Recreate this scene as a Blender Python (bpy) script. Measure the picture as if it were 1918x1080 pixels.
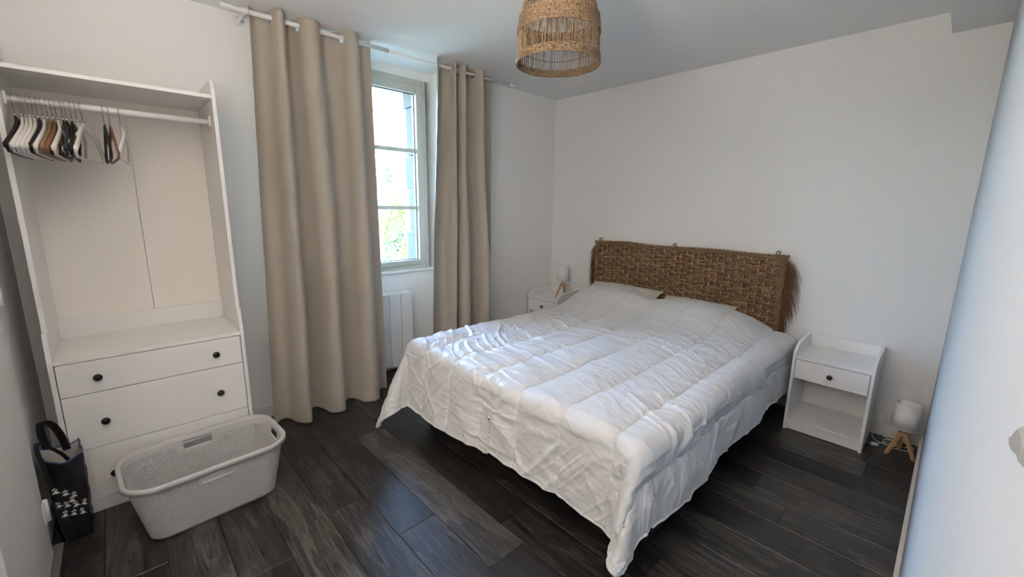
import bpy, math, random
import numpy as np
from mathutils import Vector, Matrix

# ------------------------------------------------------------------ reset
for o in list(bpy.data.objects): bpy.data.objects.remove(o, do_unlink=True)
scene = bpy.context.scene
COL = scene.collection
PI = math.pi
random.seed(7)
rng = np.random.default_rng(11)

# ------------------------------------------------------------------ camera
CAMPOS = (2.9134, -3.3293, 1.3685)
yaw, pitch, roll = 0.8123, 0.1912, 0.0132
f_ = Vector((-math.sin(yaw)*math.cos(pitch), math.cos(yaw)*math.cos(pitch), -math.sin(pitch)))
r_ = Vector((math.cos(yaw), math.sin(yaw), 0)); u_ = r_.cross(f_)
rr = r_*math.cos(roll)+u_*math.sin(roll); uu = -r_*math.sin(roll)+u_*math.cos(roll)
cam = bpy.data.cameras.new('camera'); cam.sensor_width = 36
cam.lens = 36*785.62/1918; cam.shift_x = 0.0002; cam.shift_y = -0.00117
cam.clip_start = 0.01; cam.clip_end = 500
co = bpy.data.objects.new('camera', cam); COL.objects.link(co)
co.matrix_world = Matrix(((rr.x, uu.x, -f_.x, CAMPOS[0]), (rr.y, uu.y, -f_.y, CAMPOS[1]), (rr.z, uu.z, -f_.z, CAMPOS[2]), (0, 0, 0, 1)))
scene.camera = co

# ------------------------------------------------------------------ light
scene.view_settings.view_transform = 'Standard'
scene.view_settings.look = 'None'
scene.view_settings.gamma = 1
scene.view_settings.use_curve_mapping = False
scene.view_settings.exposure = 1.42

w = bpy.data.worlds.new('sky'); scene.world = w; w.use_nodes = True
nt = w.node_tree; bg = nt.nodes['Background']
sky = nt.nodes.new('ShaderNodeTexSky'); sky.sky_type = 'NISHITA'; sky.sun_disc = False
sky.sun_elevation = math.radians(48); sky.sun_rotation = math.radians(120); sky.air_density = 1.0; sky.dust_density = .4; sky.ozone_density = 2.6
nt.links.new(sky.outputs[0], bg.inputs[0]); bg.inputs[1].default_value = 5.0

def lamp(name, kind, loc, energy, color=(1, 1, 1), **k):
    l = bpy.data.lights.new(name, kind); l.energy = energy; l.color = color
    for a, b in k.items():
        if a != 'rot': setattr(l, a, b)
    o = bpy.data.objects.new(name, l); o.location = loc; COL.objects.link(o)
    if 'rot' in k: o.rotation_euler = k['rot']
    return o
sun = lamp('sun', 'SUN', (8, -6, 20), 3.0, (1, .95, .86), angle=math.radians(.53))
sd = Vector((-.62, .30, -.74)).normalized()          # the sun stands behind the house and lights the hillside the window looks at
sun.rotation_euler = sd.to_track_quat('-Z', 'Y').to_euler()
# unseen fill lamp added in the hallway, bounced off its walls through the doorway
hall = lamp('added_hall_fill', 'AREA', (2.58, -3.90, 1.70), 22, (1, .88, .78), shape='DISK', size=.50, rot=(-PI/2, 0, 0))

# ------------------------------------------------------------------ helpers
def tagset(o, label=None, cat=None, group=None, kind=None):
    if label: o['label'] = label
    if cat: o['category'] = cat
    if group: o['group'] = group
    if kind: o['kind'] = kind
    return o

def thing(name, label, cat, loc=(0, 0, 0), rotz=0, group=None):
    o = bpy.data.objects.new(name, None); COL.objects.link(o)
    o.location = loc; o.rotation_euler = (0, 0, rotz); o.empty_display_size = .1
    return tagset(o, label, cat, group)

class MB:
    def __init__(s): s.v = []; s.f = []; s.sm = []
    def add(s, vs, fs, smooth=False):
        n = len(s.v); s.v.extend([tuple(map(float, q)) for q in vs])
        s.f.extend([tuple(i+n for i in q) for q in fs]); s.sm.extend([smooth]*len(fs)); return s
    def box(s, x0, x1, y0, y1, z0, z1):
        if x0 > x1: x0, x1 = x1, x0
        if y0 > y1: y0, y1 = y1, y0
        if z0 > z1: z0, z1 = z1, z0
        return s.add([(x0, y0, z0), (x1, y0, z0), (x1, y1, z0), (x0, y1, z0), (x0, y0, z1), (x1, y0, z1), (x1, y1, z1), (x0, y1, z1)],
                     [(0, 3, 2, 1), (4, 5, 6, 7), (0, 1, 5, 4), (1, 2, 6, 5), (2, 3, 7, 6), (3, 0, 4, 7)])
    def prism(s, poly, a0, a1, axis):
        """extrude a 2D polygon along an axis ('x','y','z')"""
        n = len(poly)
        def mk(p, a):
            return {'x': (a, p[0], p[1]), 'y': (p[0], a, p[1]), 'z': (p[0], p[1], a)}[axis]
        vs = [mk(p, a0) for p in poly]+[mk(p, a1) for p in poly]
        return s.add(vs, [tuple(range(n)), tuple(range(2*n-1, n-1, -1))]+[(i, n+i, n+(i+1) % n, (i+1) % n) for i in range(n)])
    def tube(s, pts, r, seg=8, cap=True, closed=False):
        pts = [Vector(p) for p in pts]; n = len(pts)
        rs = r if hasattr(r, '__len__') else [r]*n
        vs = []; up = None
        for i, p in enumerate(pts):
            if closed: t = pts[(i+1) % n]-pts[i-1]
            else: t = pts[min(i+1, n-1)]-pts[max(i-1, 0)]
            t.normalize()
            if up is None:
                up = Vector((0, 0, 1)) if abs(t.z) < .9 else Vector((1, 0, 0))
            a = (up-t*up.dot(t)).normalized(); b = t.cross(a); up = a
            for k in range(seg):
                th = 2*PI*k/seg; vs.append(p+(a*math.cos(th)+b*math.sin(th))*rs[i])
        fs = []
        m = n if closed else n-1
        for i in range(m):
            j = (i+1) % n
            for k in range(seg): fs.append((i*seg+k, i*seg+(k+1) % seg, j*seg+(k+1) % seg, j*seg+k))
        s.add(vs, fs, True)
        if cap and not closed:
            q = len(s.v)-n*seg
            s.f.append(tuple(q+k for k in reversed(range(seg)))); s.f.append(tuple(q+(n-1)*seg+k for k in range(seg))); s.sm += [False, False]
        return s
    def lathe(s, prof, c=(0, 0, 0), seg=32, axis='z', cap=False):
        vs = []
        for (r, h) in prof:
            for k in range(seg):
                th = 2*PI*k/seg; a, b = r*math.cos(th), r*math.sin(th)
                p = {'z': (a, b, h), 'x': (h, a, b), 'y': (a, h, b)}[axis]
                vs.append((p[0]+c[0], p[1]+c[1], p[2]+c[2]))
        fs = []
        for i in range(len(prof)-1):
            for k in range(seg): fs.append((i*seg+k, i*seg+(k+1) % seg, (i+1)*seg+(k+1) % seg, (i+1)*seg+k))
        return s.add(vs, fs, True)
    def grid(s, P, closed_u=False, smooth=True):
        """P: (n, m, 3) array"""
        n, m = P.shape[:2]; base = len(s.v)
        s.v.extend(map(tuple, P.reshape(-1, 3).tolist()))
        nn = n if closed_u else n-1
        for i in range(nn):
            i2 = (i+1) % n
            for j in range(m-1):
                s.f.append((base+i*m+j, base+i2*m+j, base+i2*m+j+1, base+i*m+j+1)); s.sm.append(smooth)
        return s

def mesh_obj(name, vs, fs, sm, mat, parent=None, bevel=0, solid=0, solid_off=-1):
    me = bpy.data.meshes.new(name)
    me.from_pydata(vs, [], fs); me.update()
    me.polygons.foreach_set('use_smooth', sm if hasattr(sm, '__len__') else [sm]*len(me.polygons))
    if mat: me.materials.append(mat)
    o = bpy.data.objects.new(name, me); COL.objects.link(o)
    if parent: o.parent = parent
    if solid:
        md = o.modifiers.new('solid', 'SOLIDIFY'); md.thickness = solid; md.offset = solid_off
    if bevel:
        md = o.modifiers.new('bevel', 'BEVEL'); md.width = bevel; md.segments = 2; md.limit_method = 'ANGLE'; md.harden_normals = False
    return o

def part(name, mb, mat, parent=None, bevel=0, label=None, world=False, solid=0, solid_off=-1, kind=None):
    vs = mb.v
    if world and parent:
        L = parent.location if parent.parent is None else parent.location+parent.parent.location
        vs = [(a-L.x, b-L.y, c-L.z) for a, b, c in vs]
    o = mesh_obj(name, vs, mb.f, mb.sm, mat, parent, bevel, solid, solid_off)
    if label: o['label'] = label
    if kind: o['kind'] = kind
    return o

def struct(name, mb, mat, parent=None, bevel=0):
    o = part(name, mb, mat, parent, bevel)
    if parent is None: o['kind'] = 'structure'
    return o

def copy_tree(o, parent=None):
    c = o.copy(); COL.objects.link(c)
    if parent: c.parent = parent
    for ch in [q for q in bpy.data.objects if q.parent == o]: copy_tree(ch, c)
    return c

# ---- 2D value noise
def vnoise(x, y, seed=0):
    x = np.asarray(x, float); y = np.asarray(y, float)
    xi = np.floor(x).astype(np.int64); yi = np.floor(y).astype(np.int64)
    fx = x-xi; fy = y-yi; fx = fx*fx*fx*(fx*(fx*6-15)+10); fy = fy*fy*fy*(fy*(fy*6-15)+10)
    def h(a, b):
        n = (a*374761393+b*668265263+seed*144665) & 0x7fffffff
        n = ((n ^ (n >> 13))*1274126177) & 0x7fffffff
        return ((n ^ (n >> 16)) & 0xffff)/65535.0
    v = (h(xi, yi)*(1-fx)+h(xi+1, yi)*fx)*(1-fy)+(h(xi, yi+1)*(1-fx)+h(xi+1, yi+1)*fx)*fy
    return v*2-1
def sstep(a, b, x):
    t = np.clip((x-a)/(b-a), 0, 1); return t*t*(3-2*t)

# ------------------------------------------------------------------ materials
def mat(name, col=(.8, .8, .8), rough=.5, metal=0, spec=.5, bump=None, var=None, sheen=0, emit=None):
    """bump=(scale, strength, distance) var=(scale, amount)"""
    m = bpy.data.materials.new(name); m.use_nodes = True; n = m.node_tree; b = n.nodes['Principled BSDF']
    b.inputs['Base Color'].default_value = (*col, 1); b.inputs['Roughness'].default_value = rough
    b.inputs['Metallic'].default_value = metal; b.inputs['Specular IOR Level'].default_value = spec
    if sheen: b.inputs['Sheen Weight'].default_value = sheen
    if emit: b.inputs['Emission Color'].default_value = (*emit[0], 1); b.inputs['Emission Strength'].default_value = emit[1]
    if bump or var:
        tc = n.nodes.new('ShaderNodeTexCoord')
    if var:
        nz = n.nodes.new('ShaderNodeTexNoise'); nz.inputs['Scale'].default_value = var[0]; nz.inputs['Detail'].default_value = 4
        n.links.new(tc.outputs['Object'], nz.inputs['Vector'])
        mx = n.nodes.new('ShaderNodeMix'); mx.data_type = 'RGBA'
        a = var[1]
        mx.inputs['A'].default_value = tuple(max(0, c*(1-a)) for c in col)+(1,)
        mx.inputs['B'].default_value = tuple(min(1, c*(1+a)) for c in col)+(1,)
        n.links.new(nz.outputs['Fac'], mx.inputs['Factor']); n.links.new(mx.outputs['Result'], b.inputs['Base Color'])
    if bump:
        nb = n.nodes.new('ShaderNodeTexNoise'); nb.inputs['Scale'].default_value = bump[0]; nb.inputs['Detail'].default_value = 3
        n.links.new(tc.outputs['Object'], nb.inputs['Vector'])
        bp = n.nodes.new('ShaderNodeBump'); bp.inputs['Strength'].default_value = bump[1]; bp.inputs['Distance'].default_value = bump[2]
        n.links.new(nb.outputs['Fac'], bp.inputs['Height']); n.links.new(bp.outputs['Normal'], b.inputs['Normal'])
    return m

M = {}
M['wall'] = mat('wall_paint', (.86, .855, .84), .85, spec=.2, bump=(22, .25, .004))
M['wallr'] = mat('dimmed_wall_paint', (.46, .47, .49), .85, spec=.2, bump=(22, .25, .004))  # white wall, its colour darkened to hold down the strong light on it
M['chip'] = mat('bare_plaster', (.20, .195, .19), .9)
M['ceil'] = mat('ceiling_paint', (.86, .86, .85), .9, spec=.2)
M['trim'] = mat('trim_paint', (.80, .79, .77), .5, spec=.4)
M['door'] = mat('door_paint', (.76, .75, .72), .5, spec=.4)
M['lam'] = mat('white_laminate', (.85, .835, .81), .38, bump=(140, .08, .0006))
M['hard'] = mat('white_hardboard', (.88, .83, .765), .6)
M['stand'] = mat('white_lacquer', (.89, .885, .875), .35)
M['gap'] = mat('dark_interior', (.05, .048, .045), .8)  # near-black for joints; inside the drawers it paints the shade
M['knob'] = mat('bronze_knob', (.025, .020, .017), .32, metal=.6)
M['chrome'] = mat('chrome_wire', (.62, .60, .57), .22, metal=1)
M['rodw'] = mat('white_metal', (.80, .79, .78), .35)
M['framep'] = mat('sage_grey_paint', (.50, .495, .44), .45)
M['rubber'] = mat('window_seal', (.03, .03, .03), .6)
M['rad'] = mat('radiator_enamel', (.82, .82, .82), .3)
M['cloth_hem'] = mat('curtain_ring', (.72, .70, .66), .3, metal=.7)
M['navy'] = mat('navy_box_spring_cloth', (.012, .014, .025), .8, bump=(300, .3, .001))
M['matt'] = mat('mattress_ticking', (.6, .6, .6), .8)
M['black'] = mat('black_plastic', (.008, .008, .010), .4)
M['wood'] = mat('pale_beech', (.50, .30, .15), .45, var=(30, .25))
M['wood2'] = mat('warm_beech', (.36, .19, .085), .45, var=(30, .25))
M['shade'] = mat('white_lamp_cloth', (.82, .81, .79), .8, bump=(400, .2, .0005))
M['plast'] = mat('white_plastic', (.80, .80, .79), .35)
M['hw'] = mat('white_hanger_paint', (.80, .77, .72), .4)
M['hb'] = mat('black_hanger_paint', (.008, .008, .009), .5)
M['hg'] = mat('charcoal_hanger_paint', (.022, .026, .029), .5)
M['ht'] = mat('tan_hanger_wood', (.27, .18, .08), .45, var=(25, .2))
M['hr'] = mat('reddish_hanger_wood', (.24, .10, .045), .45, var=(25, .2))
M['basket'] = mat('grey_basket_plastic', (.50, .495, .49), .5)
M['bagk'] = mat('black_woven_plastic', (.008, .009, .013), .38, bump=(60, .4, .004))
M['bagin'] = mat('pale_bag_lining', (.45, .43, .40), .6, bump=(40, .4, .004))
M['bagblue'] = mat('blue_bag_edge', (.05, .08, .20), .5)
M['mark'] = mat('white_print', (.78, .77, .74), .5)
M['rope'] = mat('seagrass_rope', (.23, .145, .075), .75, var=(70, .5), bump=(180, .8, .002))
M['bamb'] = mat('pale_warp_cane', (.62, .44, .24), .55, var=(20, .35))
M['fringe'] = mat('raffia_fringe', (.20, .085, .042), .8, var=(15, .35))
M['hook'] = mat('bronze_hook', (.08, .055, .035), .4, metal=.6)
M['lroof'] = mat('far_slate', (.07, .08, .10), .8)
M['lwall'] = mat('far_render', (.40, .38, .33), .9, var=(2, .12))
M['lstone'] = mat('far_stone', (.055, .06, .065), .9, var=(3, .35))
M['bark'] = mat('bark', (.09, .06, .04), .9)
M['granite'] = mat('granite', (.055, .058, .063), .9, var=(90, .5), bump=(60, .6, .006))
M['render'] = mat('outside_render', (.55, .52, .46), .9)
M['metalbar'] = mat('threshold_metal', (.22, .215, .20), .5, metal=.3)
M['bulb'] = mat('opal_bulb', (.75, .75, .72), .3)

def leaf_mat(name, c1, c2):
    m = mat(name, c1, .6, var=(1.5, .5)); return m
M['leafg'] = leaf_mat('bright_foliage', (.09, .17, .025), None)
M['leafd'] = leaf_mat('olive_foliage', (.06, .09, .035), None)
M['leafr'] = leaf_mat('reddish_foliage', (.15, .06, .04), None)
M['grass'] = mat('pale_hillside_ground', (.12, .13, .07), .95, var=(.3, .4))

# reed weave : streaky brown with strong variation
def reed_mat():
    m = bpy.data.materials.new('dried_reed'); m.use_nodes = True; n = m.node_tree; b = n.nodes['Principled BSDF']
    tc = n.nodes.new('ShaderNodeTexCoord'); mp = n.nodes.new('ShaderNodeMapping'); mp.inputs['Scale'].default_value = (9, 60, 130)
    nz = n.nodes.new('ShaderNodeTexNoise'); nz.inputs['Scale'].default_value = 1; nz.inputs['Detail'].default_value = 5
    cr = n.nodes.new('ShaderNodeValToRGB'); e = cr.color_ramp.elements
    e[0].position = .30; e[0].color = (.065, .030, .014, 1); e[1].position = .70; e[1].color = (.46, .28, .14, 1)
    q = cr.color_ramp.elements.new(.5); q.color = (.235, .125, .058, 1)
    n.links.new(tc.outputs['Object'], mp.inputs[0]); n.links.new(mp.outputs[0], nz.inputs['Vector']); n.links.new(nz.outputs['Fac'], cr.inputs[0])
    n.links.new(cr.outputs[0], b.inputs['Base Color']); b.inputs['Roughness'].default_value = .5
    bp = n.nodes.new('ShaderNodeBump'); bp.inputs['Strength'].default_value = .6; bp.inputs['Distance'].default_value = .002
    n.links.new(nz.outputs['Fac'], bp.inputs['Height']); n.links.new(bp.outputs['Normal'], b.inputs['Normal'])
    return m
M['reed'] = reed_mat()

def straw_mat():
    m = bpy.data.materials.new('straw'); m.use_nodes = True; n = m.node_tree; b = n.nodes['Principled BSDF']
    tc = n.nodes.new('ShaderNodeTexCoord'); nz = n.nodes.new('ShaderNodeTexNoise'); nz.inputs['Scale'].default_value = 130; nz.inputs['Detail'].default_value = 4
    cr = n.nodes.new('ShaderNodeValToRGB'); e = cr.color_ramp.elements
    e[0].position = .33; e[0].color = (.10, .062, .035, 1); e[1].position = .68; e[1].color = (.37, .255, .145, 1)
    n.links.new(tc.outputs['Object'], nz.inputs['Vector']); n.links.new(nz.outputs['Fac'], cr.inputs[0])
    n.links.new(cr.outputs[0], b.inputs['Base Color']); b.inputs['Roughness'].default_value = .6
    return m
M['straw'] = straw_mat()

def cloth_mat(name, col, rough, weave=900, transl=0, sheen=.2, wr=None, spec=.3):
    m = mat(name, col, rough, spec=spec, sheen=sheen); n = m.node_tree; b = n.nodes['Principled BSDF']
    tc = n.nodes.new('ShaderNodeTexCoord'); nz = n.nodes.new('ShaderNodeTexNoise'); nz.inputs['Scale'].default_value = weave; nz.inputs['Detail'].default_value = 2
    mp = n.nodes.new('ShaderNodeMapping'); n.links.new(tc.outputs['Object'], mp.inputs[0]); n.links.new(mp.outputs[0], nz.inputs['Vector'])
    bp = n.nodes.new('ShaderNodeBump'); bp.inputs['Strength'].default_value = .25; bp.inputs['Distance'].default_value = .0008
    n.links.new(nz.outputs['Fac'], bp.inputs['Height']); last = bp
    if wr:
        n2 = n.nodes.new('ShaderNodeTexNoise'); n2.inputs['Scale'].default_value = wr[0]; n2.inputs['Detail'].default_value = 3; n2.inputs['Distortion'].default_value = 1.2
        n.links.new(tc.outputs['Object'], n2.inputs['Vector'])
        b2 = n.nodes.new('ShaderNodeBump'); b2.inputs['Strength'].default_value = wr[1]; b2.inputs['Distance'].default_value = wr[2]
        n.links.new(n2.outputs['Fac'], b2.inputs['Height']); n.links.new(bp.outputs[0], b2.inputs['Normal']); last = b2
    n.links.new(last.outputs[0], b.inputs['Normal'])
    if transl:
        tr = n.nodes.new('ShaderNodeBsdfTranslucent'); tr.inputs[0].default_value = (*col, 1)
        mx = n.nodes.new('ShaderNodeMixShader'); mx.inputs[0].default_value = transl
        n.links.new(b.outputs[0], mx.inputs[1]); n.links.new(tr.outputs[0], mx.inputs[2])
        n.links.new(mx.outputs[0], n.nodes['Material Output'].inputs[0])
    return m
M['curtain'] = cloth_mat('beige_curtain_cloth', (.47, .425, .355), .8, 700, transl=.06, wr=(6, .12, .02))
M['duvet'] = cloth_mat('white_duvet_cloth', (.65, .655, .66), .44, 900, sheen=.3, wr=(26, .45, .006), spec=.5)
M['pillow'] = cloth_mat('cream_pillow_cloth', (.66, .63, .55), .75, 900, wr=(22, .5, .006))

def glass_mat():
    m = bpy.data.materials.new('window_glass'); m.use_nodes = True; n = m.node_tree; n.nodes.remove(n.nodes['Principled BSDF'])
    t = n.nodes.new('ShaderNodeBsdfTransparent'); t.inputs[0].default_value = (.96, .98, .97, 1)
    g = n.nodes.new('ShaderNodeBsdfGlossy'); g.inputs['Roughness'].default_value = .02
    fr = n.nodes.new('ShaderNodeFresnel'); fr.inputs[0].default_value = 1.45
    mx = n.nodes.new('ShaderNodeMixShader'); n.links.new(fr.outputs[0], mx.inputs[0]); n.links.new(t.outputs[0], mx.inputs[1]); n.links.new(g.outputs[0], mx.inputs[2])
    n.links.new(mx.outputs[0], n.nodes['Material Output'].inputs[0]); return m
M['glass'] = glass_mat()

def plank_mat():
    m = bpy.data.materials.new('dark_weathered_plank'); m.use_nodes = True; n = m.node_tree; b = n.nodes['Principled BSDF']; L = n.links.new
    tc = n.nodes.new('ShaderNodeTexCoord'); oi = n.nodes.new('ShaderNodeObjectInfo')
    # every plank gets its own offset in the grain
    mul = n.nodes.new('ShaderNodeMath'); mul.operation = 'MULTIPLY'; mul.inputs[1].default_value = 37; L(oi.outputs['Random'], mul.inputs[0])
    cmb = n.nodes.new('ShaderNodeCombineXYZ'); L(mul.outputs[0], cmb.inputs[0]); L(mul.outputs[0], cmb.inputs[1])
    ad = n.nodes.new('ShaderNodeVectorMath'); ad.operation = 'ADD'; L(tc.outputs['Object'], ad.inputs[0]); L(cmb.outputs[0], ad.inputs[1])
    def noise(sx, sy, det, dist=0, rough=.5):
        mp = n.nodes.new('ShaderNodeMapping'); mp.inputs['Scale'].default_value = (sx, sy, 1); L(ad.outputs[0], mp.inputs[0])
        z = n.nodes.new('ShaderNodeTexNoise'); z.inputs['Scale'].default_value = 1; z.inputs['Detail'].default_value = det
        z.inputs['Distortion'].default_value = dist; z.inputs['Roughness'].default_value = rough; L(mp.outputs[0], z.inputs['Vector']); return z
    fine = noise(7, 230, 7, .4, .7); big = noise(1.6, 11, 4, 1.0, .55); mid = noise(4, 45, 5, 2.2)
    # cathedral grain: rings of a stretched noise
    rg = n.nodes.new('ShaderNodeMath'); rg.operation = 'MULTIPLY'; rg.inputs[1].default_value = 26; L(big.outputs['Fac'], rg.inputs[0])
    sn = n.nodes.new('ShaderNodeMath'); sn.operation = 'SINE'; L(rg.outputs[0], sn.inputs[0])
    s2 = n.nodes.new('ShaderNodeMapRange'); s2.inputs[1].default_value = .55; s2.inputs[2].default_value = 1.0; s2.inputs[3].default_value = 0; s2.inputs[4].default_value = .22; L(sn.outputs[0], s2.inputs[0])
    m1 = n.nodes.new('ShaderNodeMath'); m1.operation = 'MULTIPLY_ADD'; m1.inputs[1].default_value = .55; L(fine.outputs['Fac'], m1.inputs[0])
    m0 = n.nodes.new('ShaderNodeMath'); m0.operation = 'MULTIPLY'; m0.inputs[1].default_value = .45; L(mid.outputs['Fac'], m0.inputs[0]); L(m0.outputs[0], m1.inputs[2])
    gm = n.nodes.new('ShaderNodeMath'); gm.operation = 'MULTIPLY'; L(s2.outputs[0], gm.inputs[0]); L(fine.outputs['Fac'], gm.inputs[1])
    m2 = n.nodes.new('ShaderNodeMath'); m2.operation = 'ADD'; L(m1.outputs[0], m2.inputs[0]); L(gm.outputs[0], m2.inputs[1])
    # plank to plank tone
    rt = n.nodes.new('ShaderNodeMapRange'); rt.inputs[3].default_value = -.11; rt.inputs[4].default_value = .14; L(oi.outputs['Random'], rt.inputs[0])
    bt = n.nodes.new('ShaderNodeMapRange'); bt.inputs[1].default_value = .3; bt.inputs[2].default_value = .7; bt.inputs[3].default_value = -.07; bt.inputs[4].default_value = .07; L(big.outputs['Fac'], bt.inputs[0])
    m3 = n.nodes.new('ShaderNodeMath'); m3.operation = 'ADD'; L(m2.outputs[0], m3.inputs[0]); L(rt.outputs[0], m3.inputs[1])
    m4 = n.nodes.new('ShaderNodeMath'); m4.operation = 'ADD'; L(m3.outputs[0], m4.inputs[0]); L(bt.outputs[0], m4.inputs[1])
    cr = n.nodes.new('ShaderNodeValToRGB'); e = cr.color_ramp.elements
    e[0].position = .34; e[0].color = (.007, .0066, .0066, 1); e[1].position = .84; e[1].color = (.125, .115, .104, 1)
    q = cr.color_ramp.elements.new(.56); q.color = (.024, .0215, .020, 1)
    L(m4.outputs[0], cr.inputs[0]); L(cr.outputs[0], b.inputs['Base Color'])
    rr2 = n.nodes.new('ShaderNodeMapRange'); rr2.inputs[1].default_value = .35; rr2.inputs[2].default_value = .75; rr2.inputs[3].default_value = .26; rr2.inputs[4].default_value = .42; L(m1.outputs[0], rr2.inputs[0]); L(rr2.outputs[0], b.inputs['Roughness'])
    b.inputs['Specular IOR Level'].default_value = .5
    bp = n.nodes.new('ShaderNodeBump'); bp.inputs['Strength'].default_value = .6; bp.inputs['Distance'].default_value = .0018
    L(m2.outputs[0], bp.inputs['Height']); L(bp.outputs[0], b.inputs['Normal'])
    return m
M['plank'] = plank_mat()

# ------------------------------------------------------------------ room shell
W, H, YL = 2.946, 2.393, -3.675
HX0, HX1, HY = .95, 2.90, -5.1            # hallway behind the camera
RY0, RY1, RX = -2.46, -1.328, -.20         # window recess
DX0, DX1 = 1.38, 2.08                      # unseen entry opening in the left wall, sited to let in the hall fill

fl = MB().box(-.2, W+.15, YL-.05, .15, -.12, -.008).box(HX0-.1, HX1+.2, HY-.2, YL-.04, -.12, 0)
floor = struct('floor', fl, M['gap'])
# planks
row0 = -2.787; pw = .18; random.seed(21)
starts = {0: 1.159, 1: 1.477, 8: 2.544, -1: .45, -2: 1.30, -3: .72, 2: .62, 3: 1.72, 4: 1.05, 5: 2.2, 6: .7, 7: 1.6, 9: 1.15, 10: 2.05, 11: .5, 12: 2.75, 13: 1.5, 14: 2.3, 15: .9}
pm = {}
for k in range(-5, 16):
    y0 = max(row0+k*pw, YL); y1 = min(row0+(k+1)*pw, 0)
    if y1-y0 < .01: continue
    x = starts.get(k, 1)-1.24*3
    while x < W:
        x0 = max(x, RX if (y1 < RY1 and y0 > RY0) else 0); x1 = min(x+1.24, W)
        if x1-x0 > .02:
            key = (round(x1-x0, 3), round(y1-y0, 3))
            if key not in pm:
                lx, ly = x1-x0-.0012, y1-y0-.0012
                c = .0016
                mb = MB(); a, b_ = lx, ly
                mb.add([(0, 0, -.008), (a, 0, -.008), (a, b_, -.008), (0, b_, -.008), (0, 0, -c), (a, 0, -c), (a, b_, -c), (0, b_, -c), (c, c, 0), (a-c, c, 0), (a-c, b_-c, 0), (c, b_-c, 0)],
                       [(0, 3, 2, 1), (0, 1, 5, 4), (1, 2, 6, 5), (2, 3, 7, 6), (3, 0, 4, 7), (4, 5, 9, 8), (5, 6, 10, 9), (6, 7, 11, 10), (7, 4, 8, 11), (8, 9, 10, 11)])
                o = part('floor_plank', mb, M['plank'], floor); pm[key] = o.data
            else:
                o = bpy.data.objects.new('floor_plank', pm[key]); COL.objects.link(o); o.parent = floor
            o.location = (x0+.0006, y0+.0006, 0)
        x += 1.24

struct('ceiling', MB().box(-.75, W+.4, HY-.3, .4, H, H+.25), M['ceil'])
struct('wall_back', MB().box(-.55, W+.3, 0, .2, -.12, H+.01), M['wall'])
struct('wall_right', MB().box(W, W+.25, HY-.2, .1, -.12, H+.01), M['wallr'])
ww = MB().box(-.30, 0, YL-.3, RY0, -.12, H+.01).box(-.30, 0, RY1, .1, -.12, H+.01)
ww.box(-.55, -.30, YL-.3, -2.40, -.3, H+.2).box(-.55, -.30, -1.385, .2, -.3, H+.2)
ww.box(-.50, RX, RY0, RY1, -.3, .835).box(-.30, RX, RY0, RY1, 2.335, H+.01).box(-.55, -.27, RY0, RY1, 2.30, H+.2)
struct('wall_window', ww, M['wall'])
lw = MB().box(-.1, .70, YL-.15, YL, -.12, H+.01).box(.66, 1.30, YL-.15, YL, 2.16, H+.01).box(1.28, DX0, YL-.15, YL, -.12, H+.01)
lw.box(DX0, DX1, YL-.15, YL, 2.16, H+.01).box(DX1, W+.05, YL-.15, YL, -.12, H+.01)
lw.box(.66, 1.30, YL-.15, YL-.10, -.12, 2.1)
struct('wall_left', lw, M['wall'])
struct('wall_hall', MB().box(HX0-.15, HX0, HY-.2, YL-.14, -.12, H+.01).box(HX0-.15, W+.2, HY-.2, HY, -.12, H+.01), M['wall'])
# boxed beam under the ceiling along the right wall
struct('trim_1', MB().box(2.735, W+.02, YL, .02, 2.287, H+.01), M['ceil'])
# skirting
struct('baseboard_window', MB().box(0, .012, -2.90, RY0, 0, .082).box(0, .012, RY1, 0, 0, .082), M['trim'], bevel=.002)
struct('baseboard_back', MB().box(0, W, -.012, 0, 0, .082), M['trim'], bevel=.002)
struct('baseboard_right', MB().box(W-.014, W, YL, -.012, 0, .082), M['trim'], bevel=.002)
struct('baseboard_left', MB().box(0, .665, YL, YL+.010, 0, .082).box(1.29, DX0-.05, YL, YL+.012, 0, .082).box(DX1+.05, W-.014, YL, YL+.012, 0, .082), M['trim'], bevel=.002)
struct('trim_2', MB().box(.60, 1.24, YL, -3.628, 0, .006), M['metalbar'])
# window sill
struct('trim_3', MB().box(RX-.01, RX+.022, RY0, RY1, .818, .840), M['trim'], bevel=.003)

# cupboard door on the left
d1 = struct('door_1', MB().box(.672, 1.285, -3.70, -3.650, .014, 2.04), M['door'], bevel=.003)
hg = MB(); 
for z in (.20, 1.05, 1.85):
    h = MB().lathe([(.0, z-.045), (.006, z-.045), (.0085, z-.043), (.0085, z+.043), (.006, z+.045), (0, z+.045)], (.668, -3.645, 0), 14)
    h.box(.668, .705, -3.650, -3.6465, z-.042, z+.042)
    part('hinge', h, M['plast'], d1)
dh = MB().lathe([(0, -3.650), (.026, -3.650), (.026, -3.642), (.010, -3.640), (.010, -3.60)], (1.23, 0, 1.03), 20, 'y'); dh.box(1.12, 1.242, -3.608, -3.592, 1.02, 1.04)
part('door_handle', dh, M['chrome'], d1, bevel=.002)
# entry door frame behind the camera
struct('trim_4', MB().box(DX0-.05, DX0, YL-.16, YL+.01, 0, 2.11).box(DX0-.05, DX1+.05, YL-.16, YL+.01, 2.16, 2.11), M['trim'], bevel=.002)

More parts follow.
